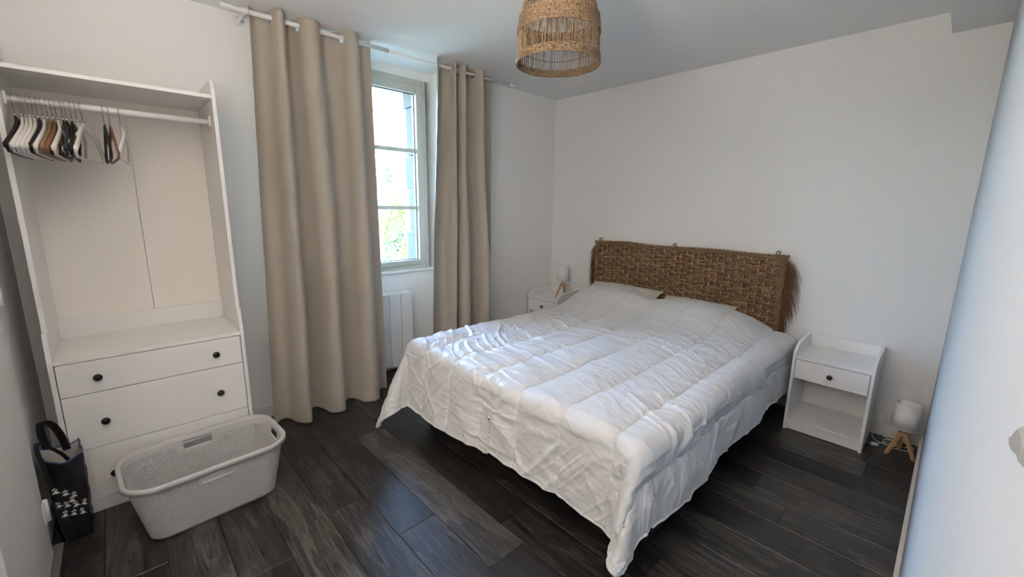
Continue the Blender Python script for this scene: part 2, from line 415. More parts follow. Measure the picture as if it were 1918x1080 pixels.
# small chipped spot of plaster on the right wall, near the camera
cp = MB()
ring = [(-3.020, 1.2600), (-3.026, 1.2625), (-3.034, 1.2685), (-3.044, 1.2750), (-3.056, 1.2760), (-3.068, 1.2740), (-3.070, 1.2660), (-3.060, 1.2655), (-3.040, 1.2600), (-3.028, 1.2585)]
n = len(ring); mc = (sum(p[0] for p in ring)/n, sum(p[1] for p in ring)/n)
cp.add([(W-.0002, y, z) for y, z in ring]+[(W-.0016, mc[0]+(y-mc[0])*.8, mc[1]+(z-mc[1])*.8) for y, z in ring],
       [(i, (i+1) % n, n+(i+1) % n, n+i) for i in range(n)]+[tuple(range(n, 2*n))])
struct('trim_5', cp, M['chip'])

# ------------------------------------------------------------------ window
wd = MB(); FX0, FX1 = -.265, -.198
FYa, FYb, FZa, FZb = RY0+.02, -1.370, .840, 2.335
win = None
def framebox(x0, x1, ya, yb, za, zb, wth, wb=None, wt=None):
    wb = wb or wth; wt = wt or wth
    return MB().box(x0, x1, ya, ya+wth, za, zb).box(x0, x1, yb-wth, yb, za, zb).box(x0, x1, ya+wth, yb-wth, za, za+wb).box(x0, x1, ya+wth, yb-wth, zb-wt, zb)
win = struct('window_1', framebox(FX0, FX1, FYa, FYb, FZa, FZb, .030, .035, .045), M['framep'], bevel=.004)
ymid = -1.905
for (ya, yb) in ((FYa+.028, ymid), (ymid, FYb-.028)):
    sx0, sx1 = -.262, -.190
    s = part('window_sash', framebox(sx0, sx1, ya, yb, FZa+.030, FZb-.042, .062, .045, .062), M['framep'], win, bevel=.006)
    ga, gb, gz0, gz1 = ya+.062, yb-.062, FZa+.075, FZb-.104
    for zb_ in (1.344, 1.795):
        part('glazing_bar', MB().box(-.245, -.203, ga, gb, zb_-.015, zb_+.015), M['framep'], s, bevel=.003)
    zz = [gz0, 1.344, 1.795, gz1]
    for i in range(3):
        a, b_ = zz[i]+(.011 if i else 0), zz[i+1]-(.011 if i < 2 else 0)
        part('pane', MB().box(-.232, -.226, ga, gb, a, b_), M['glass'], s)
    part('window_seal', framebox(-.238, -.2255, ga, gb, gz0, gz1, .005), M['rubber'], s)
for z in (1.0, 1.75, 2.22):
    part('window_hinge', MB().lathe([(0, z-.03), (.006, z-.03), (.006, z+.03), (0, z+.03)], (-.188, FYb-.014, 0), 10), M['framep'], win)

# radiator below the window
rad = thing('radiator', 'white electric panel radiator on the recessed wall under the window', 'radiator', (-.15, -1.86, .055))
part('body', MB().box(-.180, -.135, -2.21, -1.60, .075, .655), M['rad'], rad, world=True, bevel=.004)
part('wall_bracket', MB().box(-.20, -.18, -2.0, -1.96, .12, .6).box(-.20, -.18, -1.74, -1.70, .12, .6), M['rodw'], rad, world=True)
for i in range(6):
    yb = -1.603-i*.1015; ya = yb-.0985
    P = [(-.135, ya), (-.135, yb), (-.1015, yb), (-.0985, yb-.004), (-.0965, (ya+yb)/2), (-.0985, ya+.004), (-.1015, ya)]
    part('radiator_panel', MB().prism(P, .060, .668, 'z'), M['rad'], rad, world=True, bevel=.002)
part('top_grille', MB().box(-.175, -.120, -2.20, -1.61, .655, .672), M['rodw'], rad, world=True, bevel=.002)
part('control_knob', MB().lathe([(0, .672), (.014, .672), (.013, .684), (0, .685)], (-.15, -2.16, 0), 16), M['plast'], rad, world=True)

# ------------------------------------------------------------------ curtain rod and curtains
RODX, RODZ = .18, 2.352
cr_ = thing('curtain_rod', 'white metal curtain rod across the window just below the ceiling', 'curtain rod', (RODX, -1.75, RODZ))
part('rod', MB().tube([(RODX, -1.9, RODZ), (RODX, -.79, RODZ)], .0095, 16), M['rodw'], cr_, world=True)
part('outer_rod', MB().tube([(RODX, -2.74, RODZ), (RODX, -1.88, RODZ)], .0125, 16), M['rodw'], cr_, world=True)
for ya, yb in ((-2.80, -2.735), (-.795, -.742)):
    part('finial', MB().lathe([(0, ya), (.013, ya), (.0145, ya+.003), (.0145, yb-.003), (.013, yb), (0, yb)], (RODX, 0, RODZ), 18, 'y'), M['rodw'], cr_, world=True)
for y in (-2.685, -.90):
    b = MB().lathe([(0, 0), (.026, 0), (.026, .006), (.018, .012), (.009, .016), (.008, .165), (.008, .166)], (0, y, RODZ), 22, 'x')
    b.lathe([(.0130, y-.012), (.0165, y-.012), (.0165, y+.012), (.0130, y+.012), (.0130, y-.012)], (RODX, 0, RODZ), 20, 'y')
    part('bracket', b, M['rodw'], cr_, world=True)

def curtain(name, label, knots, y0b, y1b, per, amp_t, amp_b, zbot, seed):
    """fabric hanging on the rod: x = wave over y. param q in [0,1] along the folded path"""
    ky = [k[0] for k in knots]; kp = [k[1]*PI for k in knots]; y0t, y1t = ky[0], ky[-1]
    npd = (kp[-1]-kp[0])/(2*PI); nq = int(64*npd)+1; nz = 230
    q = np.linspace(0, 1, nq); zt = RODZ+.040
    z = zt-(zt-zbot)*np.linspace(0, 1, nz)**1.0
    # finer rows at the eyelets
    zf = np.concatenate([np.linspace(zt, RODZ-.05, 42), np.linspace(RODZ-.05, zbot, nz-42+1)[1:]]); z = zf
    Q, Z = np.meshgrid(q, z, indexing='ij')
    D = (zt-Z)/(zt-zbot)                               # 0 top .. 1 bottom
    ph_t = np.interp(y0t+(y1t-y0t)*Q, ky, kp); ph_l = kp[0]+(kp[-1]-kp[0])*Q
    bl = sstep(.0, .75, D)*.65
    ph = ph_t*(1-bl)+ph_l*bl+PI
    y0 = y0t+(y0b-y0t)*D**1.1; y1 = y1t+(y1b-y1t)*D
    # per fold irregularity
    warp = sstep(.03, .7, D)*.030*vnoise(Q*npd*1.3+seed, D*1.2, seed)
    amp = amp_t+(amp_b-amp_t)*sstep(0, .8, D)
    amp = amp*(1+.38*sstep(.05, .6, D)*vnoise(Q*npd*.9+3, D*1.1+7, seed+4))
    sn = -np.sin(ph+.5*sstep(.05, 1, D)*vnoise(Q*3, D*1.4, seed+2))*-1
    shp = np.sign(sn)*np.abs(sn)**.62
    X = RODX+amp*shp+.010*sstep(.1, 1, D)*vnoise(Q*npd*2, D*3, seed+8)
    Y = y0+(y1-y0)*Q+warp
    X = X+.0035*vnoise(Q*npd*3.7, D*11, seed+5)*sstep(.02, .2, D)+.0016*vnoise(Q*npd*9, D*30, seed+6)
    Zz = Z+0*Q-.012*D*(1-np.abs(sn))
    Zz = np.where(D < .004, Z-.004*np.abs(sn), Zz)
    P = np.stack([X, Y, Zz], -1)
    # eyelets where the cloth crosses the rod
    cross = []
    row = np.argmin(np.abs(z-RODZ))
    xr = X[:, row]-RODX
    for i in range(nq-1):
        if xr[i] == 0 or xr[i]*xr[i+1] < 0:
            if 1 < i < nq-3: cross.append(i)
    th = thing(name, label, 'curtain', (RODX, (y0t+y1t)/2, zbot))
    vs = P.reshape(-1, 3); m = nz
    keep = np.ones((nq-1, nz-1), bool)
    cen = (P[:-1, :-1]+P[1:, :-1]+P[:-1, 1:]+P[1:, 1:])/4
    for i in cross:
        c = P[i, row]-np.array([0, 0, .008]); keep &= (np.linalg.norm(cen-c, axis=-1) > .0215)
    I, J = np.nonzero(keep); a = I*m+J
    fs = np.stack([a, a+m, a+m+1, a+1], -1).tolist()
    L = np.array(th.location)
    o = mesh_obj('fabric', (vs-L).tolist(), fs, True, M['curtain'], th, solid=.0022, solid_off=0)
    for i in cross:
        c = P[i, row]-np.array([0, 0, .008]); t = P[min(i+2, nq-1), row]-P[i-2, row]; t[2] = 0; t /= np.linalg.norm(t)
        ring = []
        for k in range(24):
            an = 2*PI*k/24; ring.append(c+t*math.cos(an)*.0235+np.array([0, 0, 1])*math.sin(an)*.0235)
        part('eyelet', MB().tube([tuple(p) for p in ring], .0042, 8, closed=True), M['cloth_hem'], th, world=True)
    return th
curtain('curtain', 'long beige curtain at the wardrobe side of the window',
        [(-2.665, .05), (-2.565, 1), (-2.502, 2), (-2.429, 3), (-2.313, 4), (-2.182, 5), (-2.083, 6), (-1.985, 6.85)], -2.75, -1.975, .2, .064, .086, .010, 3)
curtain('curtain', 'bunched beige curtain by the headboard side of the window',
        [(-1.53, 1.75), (-1.497, 2), (-1.385, 3), (-1.372, 4), (-1.318, 5), (-1.274, 6), (-1.168, 7), (-1.094, 8), (-.968, 8.9)], -1.60, -.955, .15, .060, .070, .015, 9)

# ------------------------------------------------------------------ open wardrobe with drawers
WY0, WY1, WX = -3.592, -2.902, .456
wr = thing('wardrobe', 'tall white open wardrobe with three drawers against the window wall', 'wardrobe', (WX/2, (WY0+WY1)/2, 0))
t = .016
low = [(.004, 0), (WX, 0), (WX, .715), (.438, .835), (.004, .835)]
upp = [(.004, .835), (.434, .835), (.434, 1.884), (.405, 1.927), (.004, 1.927)]
for y in (WY0, WY1-t):
    part('side_panel', MB().prism(low, y, y+t, 'y'), M['lam'], wr, world=True, bevel=.0012)
    yo = .003 if y == WY0 else -.003
    part('upper_side_panel', MB().prism(upp, y+yo, y+t+yo, 'y'), M['lam'], wr, world=True, bevel=.0012)
a, b_ = WY0+t, WY1-t
part('worktop', MB().box(.02, WX-.002, a, b_, .700, .716), M['lam'], wr, world=True, bevel=.001)
part('top_shelf', MB().box(.02, .434, a+.003, b_-.003, 1.842, 1.858), M['lam'], wr, world=True, bevel=.001)
part('lower_back_panel', MB().box(.004, .010, a, b_, .05, .70), M['hard'], wr, world=True)
part('back_rail', MB().box(.012, .028, a, b_, .716, .806), M['lam'], wr, world=True, bevel=.001)
for ya, yb in ((a, -3.2195), (-3.2175, b_)):
    part('back_panel', MB().box(.012, .016, ya, yb, .78, 1.90), M['hard'], wr, world=True, bevel=.0006)
part('bottom_board', MB().box(.02, WX-.03, a, b_, .055, .070), M['lam'], wr, world=True)
part('plinth', MB().box(WX-.022, WX-.008, a, b_, 0, .058), M['lam'], wr, world=True, bevel=.001)
for y in (a+.001, b_-.004): part('dark_cavity_side', MB().box(.02, WX-.019, y, y+.003, .06, .70), M['gap'], wr, world=True)  # thin dark sheets that colour in the shade beside the drawers
for (z0, z1, zk) in ((.5565, .697, .625), (.3065, .5535, .423), (.061, .3035, .172)):
    d = part('drawer', MB().box(WX-.018, WX-.001, a+.003, b_-.003, z0, z1), M['lam'], wr, world=True, bevel=.0012)
    part('drawer_box', MB().box(.04, WX-.02, a+.02, b_-.02, z0+.02, z1-.03), M['gap'], d, world=True)
    for y in (-3.453, -3.031):
        part('knob', MB().lathe([(.0, WX), (.009, WX), (.0065, WX+.006), (.0075, WX+.011), (.0145, WX+.015), (.0155, WX+.019), (.011, WX+.0245), (.004, WX+.026), (0, WX+.026)], (0, y, zk), 24, 'x'), M['knob'], d, world=True)
RX_, RZ_ = .335, 1.748
ra = part('clothes_rail', MB().tube([(RX_, a+.004, RZ_), (RX_, b_-.004, RZ_)], .0135, 18), M['rodw'], wr, world=True)
for y0, y1 in ((a+.003, a+.012), (b_-.012, b_-.003)):
    part('rail_socket', MB().box(RX_-.018, RX_+.018, y0, y1, RZ_-.022, RZ_+.026), M['rodw'], ra, bevel=.003).location = (0, 0, 0)
for c in [q for q in bpy.data.objects if q.parent == ra]:
    for v in c.data.vertices: v.co -= wr.location

# hangers
def make_hanger(m, label, curved=True, slim=False):
    h = thing('clothes_hanger', label, 'hanger', (0, 0, 0), group='clothes hangers on the wardrobe rail')
    R = .0165; pts = []
    for k in range(15):
        an = math.radians(-35+k*(215/14)); pts.append((R*math.cos(an), 0, R*math.sin(an)-.0015))
    pts += [(-.0155, 0, -.010), (-.008, 0, -.022), (0, 0, -.030), (0, 0, -.066)]
    part('hook', MB().tube(pts, .0017, 8), M['chrome'], h)
    part('collar', MB().lathe([(.0017, -.052), (.004, -.054), (.004, -.061), (.0017, -.062)], (0, 0, 0), 10), M['chrome'], h)
    half = .205; n = 13; P = []
    for i in range(-n, n+1):
        u = i/n; x = u*half; z = -.074-.118*abs(u)**1.15*(1 if curved else .98)-.002*math.cos(u*PI)
        y = (.006*float(sstep(.2, .8, np.array(abs(u))))-.010*math.sin(PI*abs(u)) if curved else .004*abs(u))
        hh = .030*(1-.25*abs(u)); th = (.0046+.0020*abs(u)**1.5) if curved else .0045
        P.append((x, y, z, hh/2, th))
    vs = []; fs = []
    prof = [(1, .35), (.55, 1), (-.55, 1), (-1, .35), (-1, -.35), (-.55, -1), (.55, -1), (1, -.35)]
    for (x, y, z, hh, th) in P:
        for (pz, py) in prof: vs.append((x, y+py*th, z+pz*hh))
    for i in range(2*n):
        for k in range(8): fs.append((i*8+k, i*8+(k+1) % 8, (i+1)*8+(k+1) % 8, (i+1)*8+k))
    fs.append(tuple(range(8))[::-1]); fs.append(tuple(2*n*8+k for k in range(8)))
    part('shoulder_bar', MB().add(vs, fs, True), m, h)
    yb = .0045 if curved else .004
    tr = [(-.199, yb, -.186), (-.196, yb, -.202), (-.186, yb, -.210), (0, yb, -.212), (.186, yb, -.210), (.196, yb, -.202), (.199, yb, -.186)]
    part('trouser_bar', MB().tube(tr, .0042, 8), m, h)
    return h
hp = {}
W_, B_, G_, T_, R_ = 'hw', 'hb', 'hg', 'ht', 'hr'
# rail position, kind, turn about the hook, label
hang = [(-3.553, B_, -4, 'black contoured hanger at the far left end of the rail'),
 (-3.535, W_, -4, 'white hanger right next to the leftmost black one'),
 (-3.524, W_, -4, 'second white hanger from the left end of the rail'),
 (-3.514, W_, -4, 'third white hanger from the left, middle of the white bunch'),
 (-3.504, W_, -4, 'fourth white hanger from the left, beside the second black one'),
 (-3.490, B_, -4, 'black contoured hanger between the white bunch and the tan one'),
 (-3.478, W_, -4, 'white hanger squeezed between a black one and the tan one'),
 (-3.464, T_, -4, 'tan wooden hanger in the crowded left group'),
 (-3.452, R_, -4, 'dark brown wooden hanger just right of the tan one'),
 (-3.440, W_, -3, 'white hanger between the dark brown and the charcoal ones'),
 (-3.424, G_, 1, 'charcoal hanger turned askew in the middle of the group'),
 (-3.414, B_, 3, 'black hanger leaning against the charcoal one'),
 (-3.398, B_, -1, 'rightmost black hanger of the crowded left group'),
 (-3.384, W_, -3, 'white hanger just left of the one turned out to show its triangle'),
 (-3.366, W_, -15, 'white hanger turned out to show its whole triangle'),
 (-3.302, B_, 2, 'black slim hanger left of the reddish wooden one'),
 (-3.284, R_, 3, 'reddish brown wooden hanger standing apart at the right'),
 (-3.250, W_, -6, 'rightmost white hanger, alone at the right end of the group')]
for i, (y, m, rz, lab) in enumerate(hang):
    cur = not (i in (15, 16)); key = (m, cur)
    if key not in hp: h = make_hanger(M[m], lab, cur); hp[key] = h
    else: h = copy_tree(hp[key])
    # hook rests on the rail: the hook's inner top sits on the tube
    h.location = (RX_, y, RZ_+.0010); h.rotation_euler = (random.uniform(-.02, .02), 0, math.radians(180+rz)); h['label'] = lab

# ------------------------------------------------------------------ bed
BX0, BX1, BY0, BY1 = .71, 2.228, -.06, -2.05
bed = thing('bed', 'double bed base with dark navy sides on black legs below the white duvet', 'bed', ((BX0+BX1)/2, (BY0+BY1)/2, 0))
part('box_spring', MB().box(BX0+.01, BX1-.01, BY1+.01, BY0, .125, .285), M['navy'], bed, world=True, bevel=.012)
part('mattress', MB().box(BX0+.005, BX1-.005, BY1+.005, BY0-.01, .285, .485), M['matt'], bed, world=True, bevel=.03)
for x in (BX0+.07, BX1-.07):
    for y in (BY1+.07, BY0-.10):
        part('leg', MB().lathe([(0, 0), (.028, 0), (.031, .004), (.033, .125)], (x, y, 0), 20), M['black'], bed, world=True)

def make_duvet():
    xc, hx, ty0, ty1 = 1.485, .775, -.105, -2.035
    over = .395; overf = .425; r = .060; hxR = .738
    ns, ntt = 560, 620
    s = np.linspace(-(hx+over), hx+over, ns); tt = np.linspace(0, (ty0-ty1)+overf, ntt)
    S, T = np.meshgrid(s, tt, indexing='ij'); Lt = ty0-ty1
    hem = .020*vnoise(S*3.1, T*0+2, 5)*sstep(Lt, Lt+overf, T)
    hemside = .02*vnoise(T*3.0, S*0+5, 6)*sstep(hx, hx+over, np.abs(S))
    ex = np.maximum(np.abs(S)+hemside-hx, 0)*np.where(S > 0, .93, 1); ey = np.maximum(T+hem-Lt, 0)
    sg = np.sign(S); d0 = np.hypot(ex, ey); dd = np.maximum(d0, 1e-6); ux, uy = ex/dd, ey/dd
    left = (S < 0)
    # rounded tips of the hanging corners
    dm = np.where(left, .63, .445); d = np.where(d0 > dm-.12, dm-.12+.12*np.tanh(np.maximum(d0-dm+.12, 0)/.12), d0)
    th = np.arctan2(ey, ex)
    both = (np.minimum(ex, ey) > 0)
    cor = np.sin(2*th)**2*both
    wide = np.sin(2*th)*both
    arc = r*PI/2; hor = np.where(d < arc, r*np.sin(np.minimum(d, arc)/r), r+np.where(left, .10, .06)*(d-arc)); drp = np.where(d < arc, r*(1-np.cos(np.minimum(d, arc)/r)), r+(d-arc)*.985)
    g = np.clip((d-.05)/.5, 0, 1)
    fl = np.where(left, -np.cos(4*th), np.cos(6*th+.5))
    hor = hor+wide*g*np.where(left, .165, .125)+wide*g*.040*fl
    drp = drp-cor*g*np.where(left, .018, .0)
    # the foot drape lifts a little beside the left corner
    side = (d > .03)*(1-wide)
    along = np.where(ey > 0, S, T)
    hor = hor+side*g*(.026*vnoise(along*3.4, d*1.5, 21)+.012*np.sin(along*9+2*vnoise(along*2, d, 3)))
    top = .545
    X = xc+np.where(ex > 0, sg*(np.where(S > 0, hxR, hx)+ux*hor), np.where(S > 0, S*hxR/hx, S))
    shift = (.150*np.exp(-((S+xc-1.315)/.135)**2)+.02*vnoise(S*4, S*0, 9))*(1-sstep(0, .5, T))
    X = X+wide*g*np.where(left, .150, -.090)
    Yb = np.where(ey > 0, Lt+uy*hor, T)+shift+wide*g*np.where(left, .035, .045); Y = ty0-Yb
    Z = top-drp
    flat = np.exp(-(d/.05)**2)
    def hump(cx, cyy, wx, wy, h, p=2.6):
        return h*np.exp(-(np.abs((S+xc-cx)/wx)**p)-(np.abs((ty0-T-cyy)/wy)**p))
    hum = hump(.965, -.27, .37, .26, .150)+hump(1.69, -.27, .40, .26, .130)+hump(1.36, -.42, .75, .34, .026)
    hum = hum*(1-sstep(0, .1, ex)*.6)
    pil = np.clip(hum/.15, 0, 1)
    headroll = -.05*(1-sstep(0, .05, T))
    # quilt channels run from head to foot
    pitch = .262; phs = (S+.085)/pitch; fr = np.abs(np.sin(PI*phs)); puff = .018*(fr**.45)-.010
    seamd = np.abs(phs-np.round(phs))*pitch
    seg = np.round(phs).astype(int)
    seamline = -.0035*np.exp(-(seamd/.004)**2)
    pk = np.exp(-seamd/.034)
    pn = vnoise(T*26+seg*7.3+S*6, S*3, 31)*.65+vnoise(T*55+seg*3.3, S*9, 32)*.35
    puck = .0085*pk*pn*(1-.6*pil)
    # wrinkles: few long creases pulled towards the foot, crossing the channels
    a = T*1.0-S*.30+.10*vnoise(S*2.6, T*2.2, 2); b = S+T*.25+.1*vnoise(S*3, T*3, 5)
    def ridge(x, y, sd, k): return np.maximum(0, 1-np.abs(vnoise(x, y, sd))*k)
    m1 = sstep(-.15, .45, vnoise(S*1.7+4, T*2.3, 51)); m2 = sstep(0, .5, vnoise(S*2.7+9, T*2.4, 52)); m3 = sstep(.1, .5, vnoise(S*3.1+1, T*3.1, 53))
    foot = .35+.65*sstep(.45, 1.1, T)
    w1 = ridge(a*9, b*1.7, 41, 3.2); w2 = ridge(a*20, b*3.4, 42, 3.0); w3 = ridge(b*12, a*2.6, 43, 3.2); w4 = ridge(a*15+b*10, b*3-a*2, 44, 3.2)
    wr_ = foot*((.3+.7*m1)*.012*w1+(.45+.55*m2)*.0075*w2+(.2+.8*m3)*.0075*w3+(.2+.8*m2)*.0070*w4)
    fine = .0016*vnoise(a*48, b*14, 45)*foot
    swell = .012*vnoise(S*2.2, T*2.0, 60)+.006*vnoise(S*6, T*5, 61)
    # folds of the hanging parts: soft, mostly falling
    p_ = along+d*.9+.05*vnoise(along*3, d*3, 70); q_ = along-d*.8+.05*vnoise(along*3, d*3, 75)
    ma = sstep(-.15, .25, vnoise(along*2.3, d*3, 76)); mb_ = sstep(-.15, .25, vnoise(along*2.6+5, d*3, 77))
    hc = .010*ridge(p_*6, q_*1.3, 71, 2.8)*ma*(1-.65*mb_)+.010*ridge(q_*7, p_*1.2, 72, 2.8)*mb_*(1-.65*ma)+.0035*ridge(p_*16, q_*3.2, 74, 3)*ma+.009*ridge(along*7+.6*vnoise(along*2, d*5, 81), d*1.6, 79, 2.6)+.006*ridge(d*15, along*2.6, 82, 3)*(1-ma)-.006
    hc = hc*(1-flat)*np.where(both, .55, 1)
    disp = puff*(1-.45*pil)+puck+seamline+wr_*(.4+.6*flat)+fine+hc
    P = np.stack([X, Y, Z+hum+headroll+swell*flat], -1)
    dS = np.gradient(P, axis=0); dT = np.gradient(P, axis=1)
    N = np.cross(dT, dS); N /= np.maximum(np.linalg.norm(N, axis=-1, keepdims=True), 1e-9)
    if np.median(N[..., 2]) < 0: N = -N
    P = P+N*disp[..., None]
    P[..., 2] = np.maximum(P[..., 2], .015)
    # beside the nightstand the side hangs close to the bed
    lim = 2.298+.10*sstep(.42, .62, -P[..., 1])
    P[..., 0] = np.where(P[..., 0] > lim-.02, lim-.02+.02*np.tanh((P[..., 0]-lim+.02)/.02), P[..., 0])
    return P
PD = make_duvet()
dv = thing('duvet', 'white quilted duvet spread rumpled over the bed', 'duvet', (1.485, -1.05, .50))
n_, m_ = PD.shape[:2]; a_ = (np.arange(n_-1)[:, None]*m_+np.arange(m_-1)[None]).ravel()
FD = np.stack([a_, a_+1, a_+m_+1, a_+m_], -1).tolist()
cv = mesh_obj('cover', (PD.reshape(-1, 3)-np.array(dv.location)).tolist(), FD, True, M['duvet'], dv, solid=.016, solid_off=-1)
# piped hem
hempts = [PD[0, j] for j in range(0, m_, 6)]+[PD[i, -1] for i in range(0, n_, 6)]+[PD[-1, j] for j in range(m_-1, -1, -6)]
part('piping', MB().tube([tuple(p) for p in hempts], .0055, 6), M['duvet'], dv, world=True)

def pillow(loc, rz, ry, label, w_=.69, l_=.52):
    p = thing('pillow', label, 'pillow', loc, 0, group='pillows under the duvet')
    n = 46; u = np.linspace(-1, 1, n); U, V = np.meshgrid(u, u, indexing='ij')
    prof = np.clip((1-np.abs(U)**3.2), 0, 1)**.62*np.clip((1-np.abs(V)**3.2), 0, 1)**.62
    pin = 1-.07*(1-np.abs(V)**2)*np.abs(U)**6; pin2 = 1-.07*(1-np.abs(U)**2)*np.abs(V)**6
    X = U*w_/2*pin; Y = V*l_/2*pin2
    zz = .062*prof; wz = .004*vnoise(U*5, V*5, 3)+.004*vnoise(U*11, V*9, 5)
    mb = MB()
    for sg in (1, -1):
        P = np.stack([X, Y, sg*zz+wz], -1)
        c, s = math.cos(ry), math.sin(ry)
        P = np.stack([P[..., 0], P[..., 1]*c-P[..., 2]*s, P[..., 1]*s+P[..., 2]*c], -1)
        c, s = math.cos(rz), math.sin(rz)
        P = np.stack([P[..., 0]*c-P[..., 1]*s, P[..., 0]*s+P[..., 1]*c, P[..., 2]], -1)
        mb.grid(P if sg < 0 else P[::-1])
    part('pillow_case', mb, M['pillow'], p)
    return p
pillow((.955, -.285, .580), 0, .42, 'cream pillow under the duvet at the lamp side of the bed, corner showing')
pillow((1.60, -.285, .560), 0, .40, 'cream pillow under the duvet nearer the open nightstand, corner showing', .55)

# ------------------------------------------------------------------ headboard
hbx0, hbx1, hbz0, hbz1 = .590, 2.141, .36, 1.048
hb = thing('headboard', 'woven brown reed headboard hanging on the wall behind the bed', 'headboard', (1.365, -.03, .36))
ncol = 32; cp_ = (hbx1-hbx0-.05)/ncol; nrow = 24; rp = (hbz1-hbz0-.012)/nrow
yc = -.032
for r in range(nrow):
    zc = hbz0+.006+rp*(r+.5); mb = MB()
    for k in range(3):
        pts = []; rs = []
        n = ncol*8
        for i in range(n+1):
            x = hbx0+.02+(hbx1-hbx0-.04)*i/n
            ph = (x-hbx0-.025)/cp_+r
            y = yc-.0085*math.cos(PI*ph)
            wob = float(vnoise(x*14+k*9.1, r*3.7+k, 90))
            fade = .0030*wob
            pts.append((x, y-.002*(k == 1)+.002*float(vnoise(x*25, r+k*5, 91)), zc+(k-1)*rp*.31+fade+.003*math.sin(x*2.1+1)))
            rs.append(.0047*(1+.16*wob))
        mb.tube(pts, rs, 6)
    part('woven_strand', mb, M['reed'], hb, world=True)
for c in range(ncol+1):
    x = hbx0+.025+cp_*c; pts = []
    for i in range(nrow*6+1):
        z = hbz0+.004+rp*i/6; ph = c+(z-hbz0-.006)/rp-.5
        pts.append((x+.0025*math.sin(i*.9+c), yc+.0105*math.cos(PI*ph)-.002, z))
    part('warp_cane', MB().tube(pts, .0040, 6), M['bamb'], hb, world=True)
# top rope with two loose bulges
pts = []; n = 120
def toprope(x):
    b = math.exp(-((x-.93)/.13)**2)*.006+math.exp(-((x-1.72)/.14)**2)*.004
    return hbz1+.008+b+.003*math.sin(x*9)
for off in (0, 1):
    P = [(hbx0-.012+(hbx1-hbx0+.024)*i/300, yc-.006+.006*math.cos(i*.55+off*PI), toprope(hbx0+(hbx1-hbx0)*i/300)+.006*math.sin(i*.55+off*PI)) for i in range(301)]
    part('top_rope', MB().tube(P, .0072, 7), M['rope'], hb, world=True)
P = [(hbx0+(hbx1-hbx0)*i/120, yc-.010+.002*math.sin(i), hbz1-.003+.002*math.sin(i*.6)) for i in range(121)]
part('top_binding', MB().tube(P, .0075, 7), M['rope'], hb, world=True)
for x in (hbx0+.006, hbx1-.006, hbx0+.024, hbx1-.024):
    mb = MB()
    for off in (0, 1):
        P = [(x+.006*math.cos(i*.8+off*PI), yc-.012+.006*math.sin(i*.8+off*PI), hbz0+(hbz1-hbz0)*i/120) for i in range(121)]
        mb.tube(P, .0068, 6)
    part('side_braid', mb, M['rope'], hb, world=True)
# corner knots
for x in (hbx0+.03, hbx1-.03):
    mb = MB()
    for k in range(5): mb.tube([(x-.022, yc-.02, hbz1-.012*k+.006), (x, yc-.029, hbz1-.004-.012*k), (x+.022, yc-.02, hbz1-.010-.012*k)], .006, 6)
    part('corner_knot', mb, M['rope'], hb, world=True)
for x in (.627, 1.343, 2.083):
    P = [(x+.012*math.cos(an), yc+.004, toprope(x)+.020+.012*math.sin(an)) for an in [2*PI*k/20 for k in range(20)]]
    mb = MB().tube(P, .0032, 8, closed=True); mb.tube([(x, 0, toprope(x)+.032), (x, yc+.004, toprope(x)+.032)], .003, 8)
    part('hanging_ring', mb, M['hook'], hb, world=True)
# fringes
for sgn, xb, cnt in ((-1, hbx0-.002, 900), (1, hbx1+.002, 1200)):
    mb = MB(); random.seed(5+sgn)
    for k in range(cnt):
        z = random.uniform(hbz0-.12, hbz1-.01) if sgn > 0 else random.uniform(hbz0-.05, hbz1-.02)
        u = (z-hbz0)/(hbz1-hbz0)
        L = (random.uniform(.05, .15) if sgn > 0 else random.uniform(.05, .125))
        if sgn > 0 and u > .62: L *= 1.35
        px_, py_, pz_ = xb+random.uniform(-.006, .004), yc+random.uniform(-.016, .012), z
        out = random.uniform(.25, .95)*sgn*(1.0 if u > .5 else .7); dn = random.uniform(.5, 1.1); fy = random.uniform(-.25, .12)
        P = []; nseg = 5
        wv = random.uniform(-.25, .25)
        for i in range(nseg+1):
            q = i/nseg
            P.append((px_+L*(out*(q-.38*q*q)), min(py_+L*fy*q, -.003), pz_-L*dn*(q**1.5)+L*wv*.3*math.sin(q*6)))
        mb.tube(P, [.0008]*nseg+[.0003], 3, cap=False)
    part('raffia_fringe', mb, M['fringe'], hb, world=True, kind='stuff')

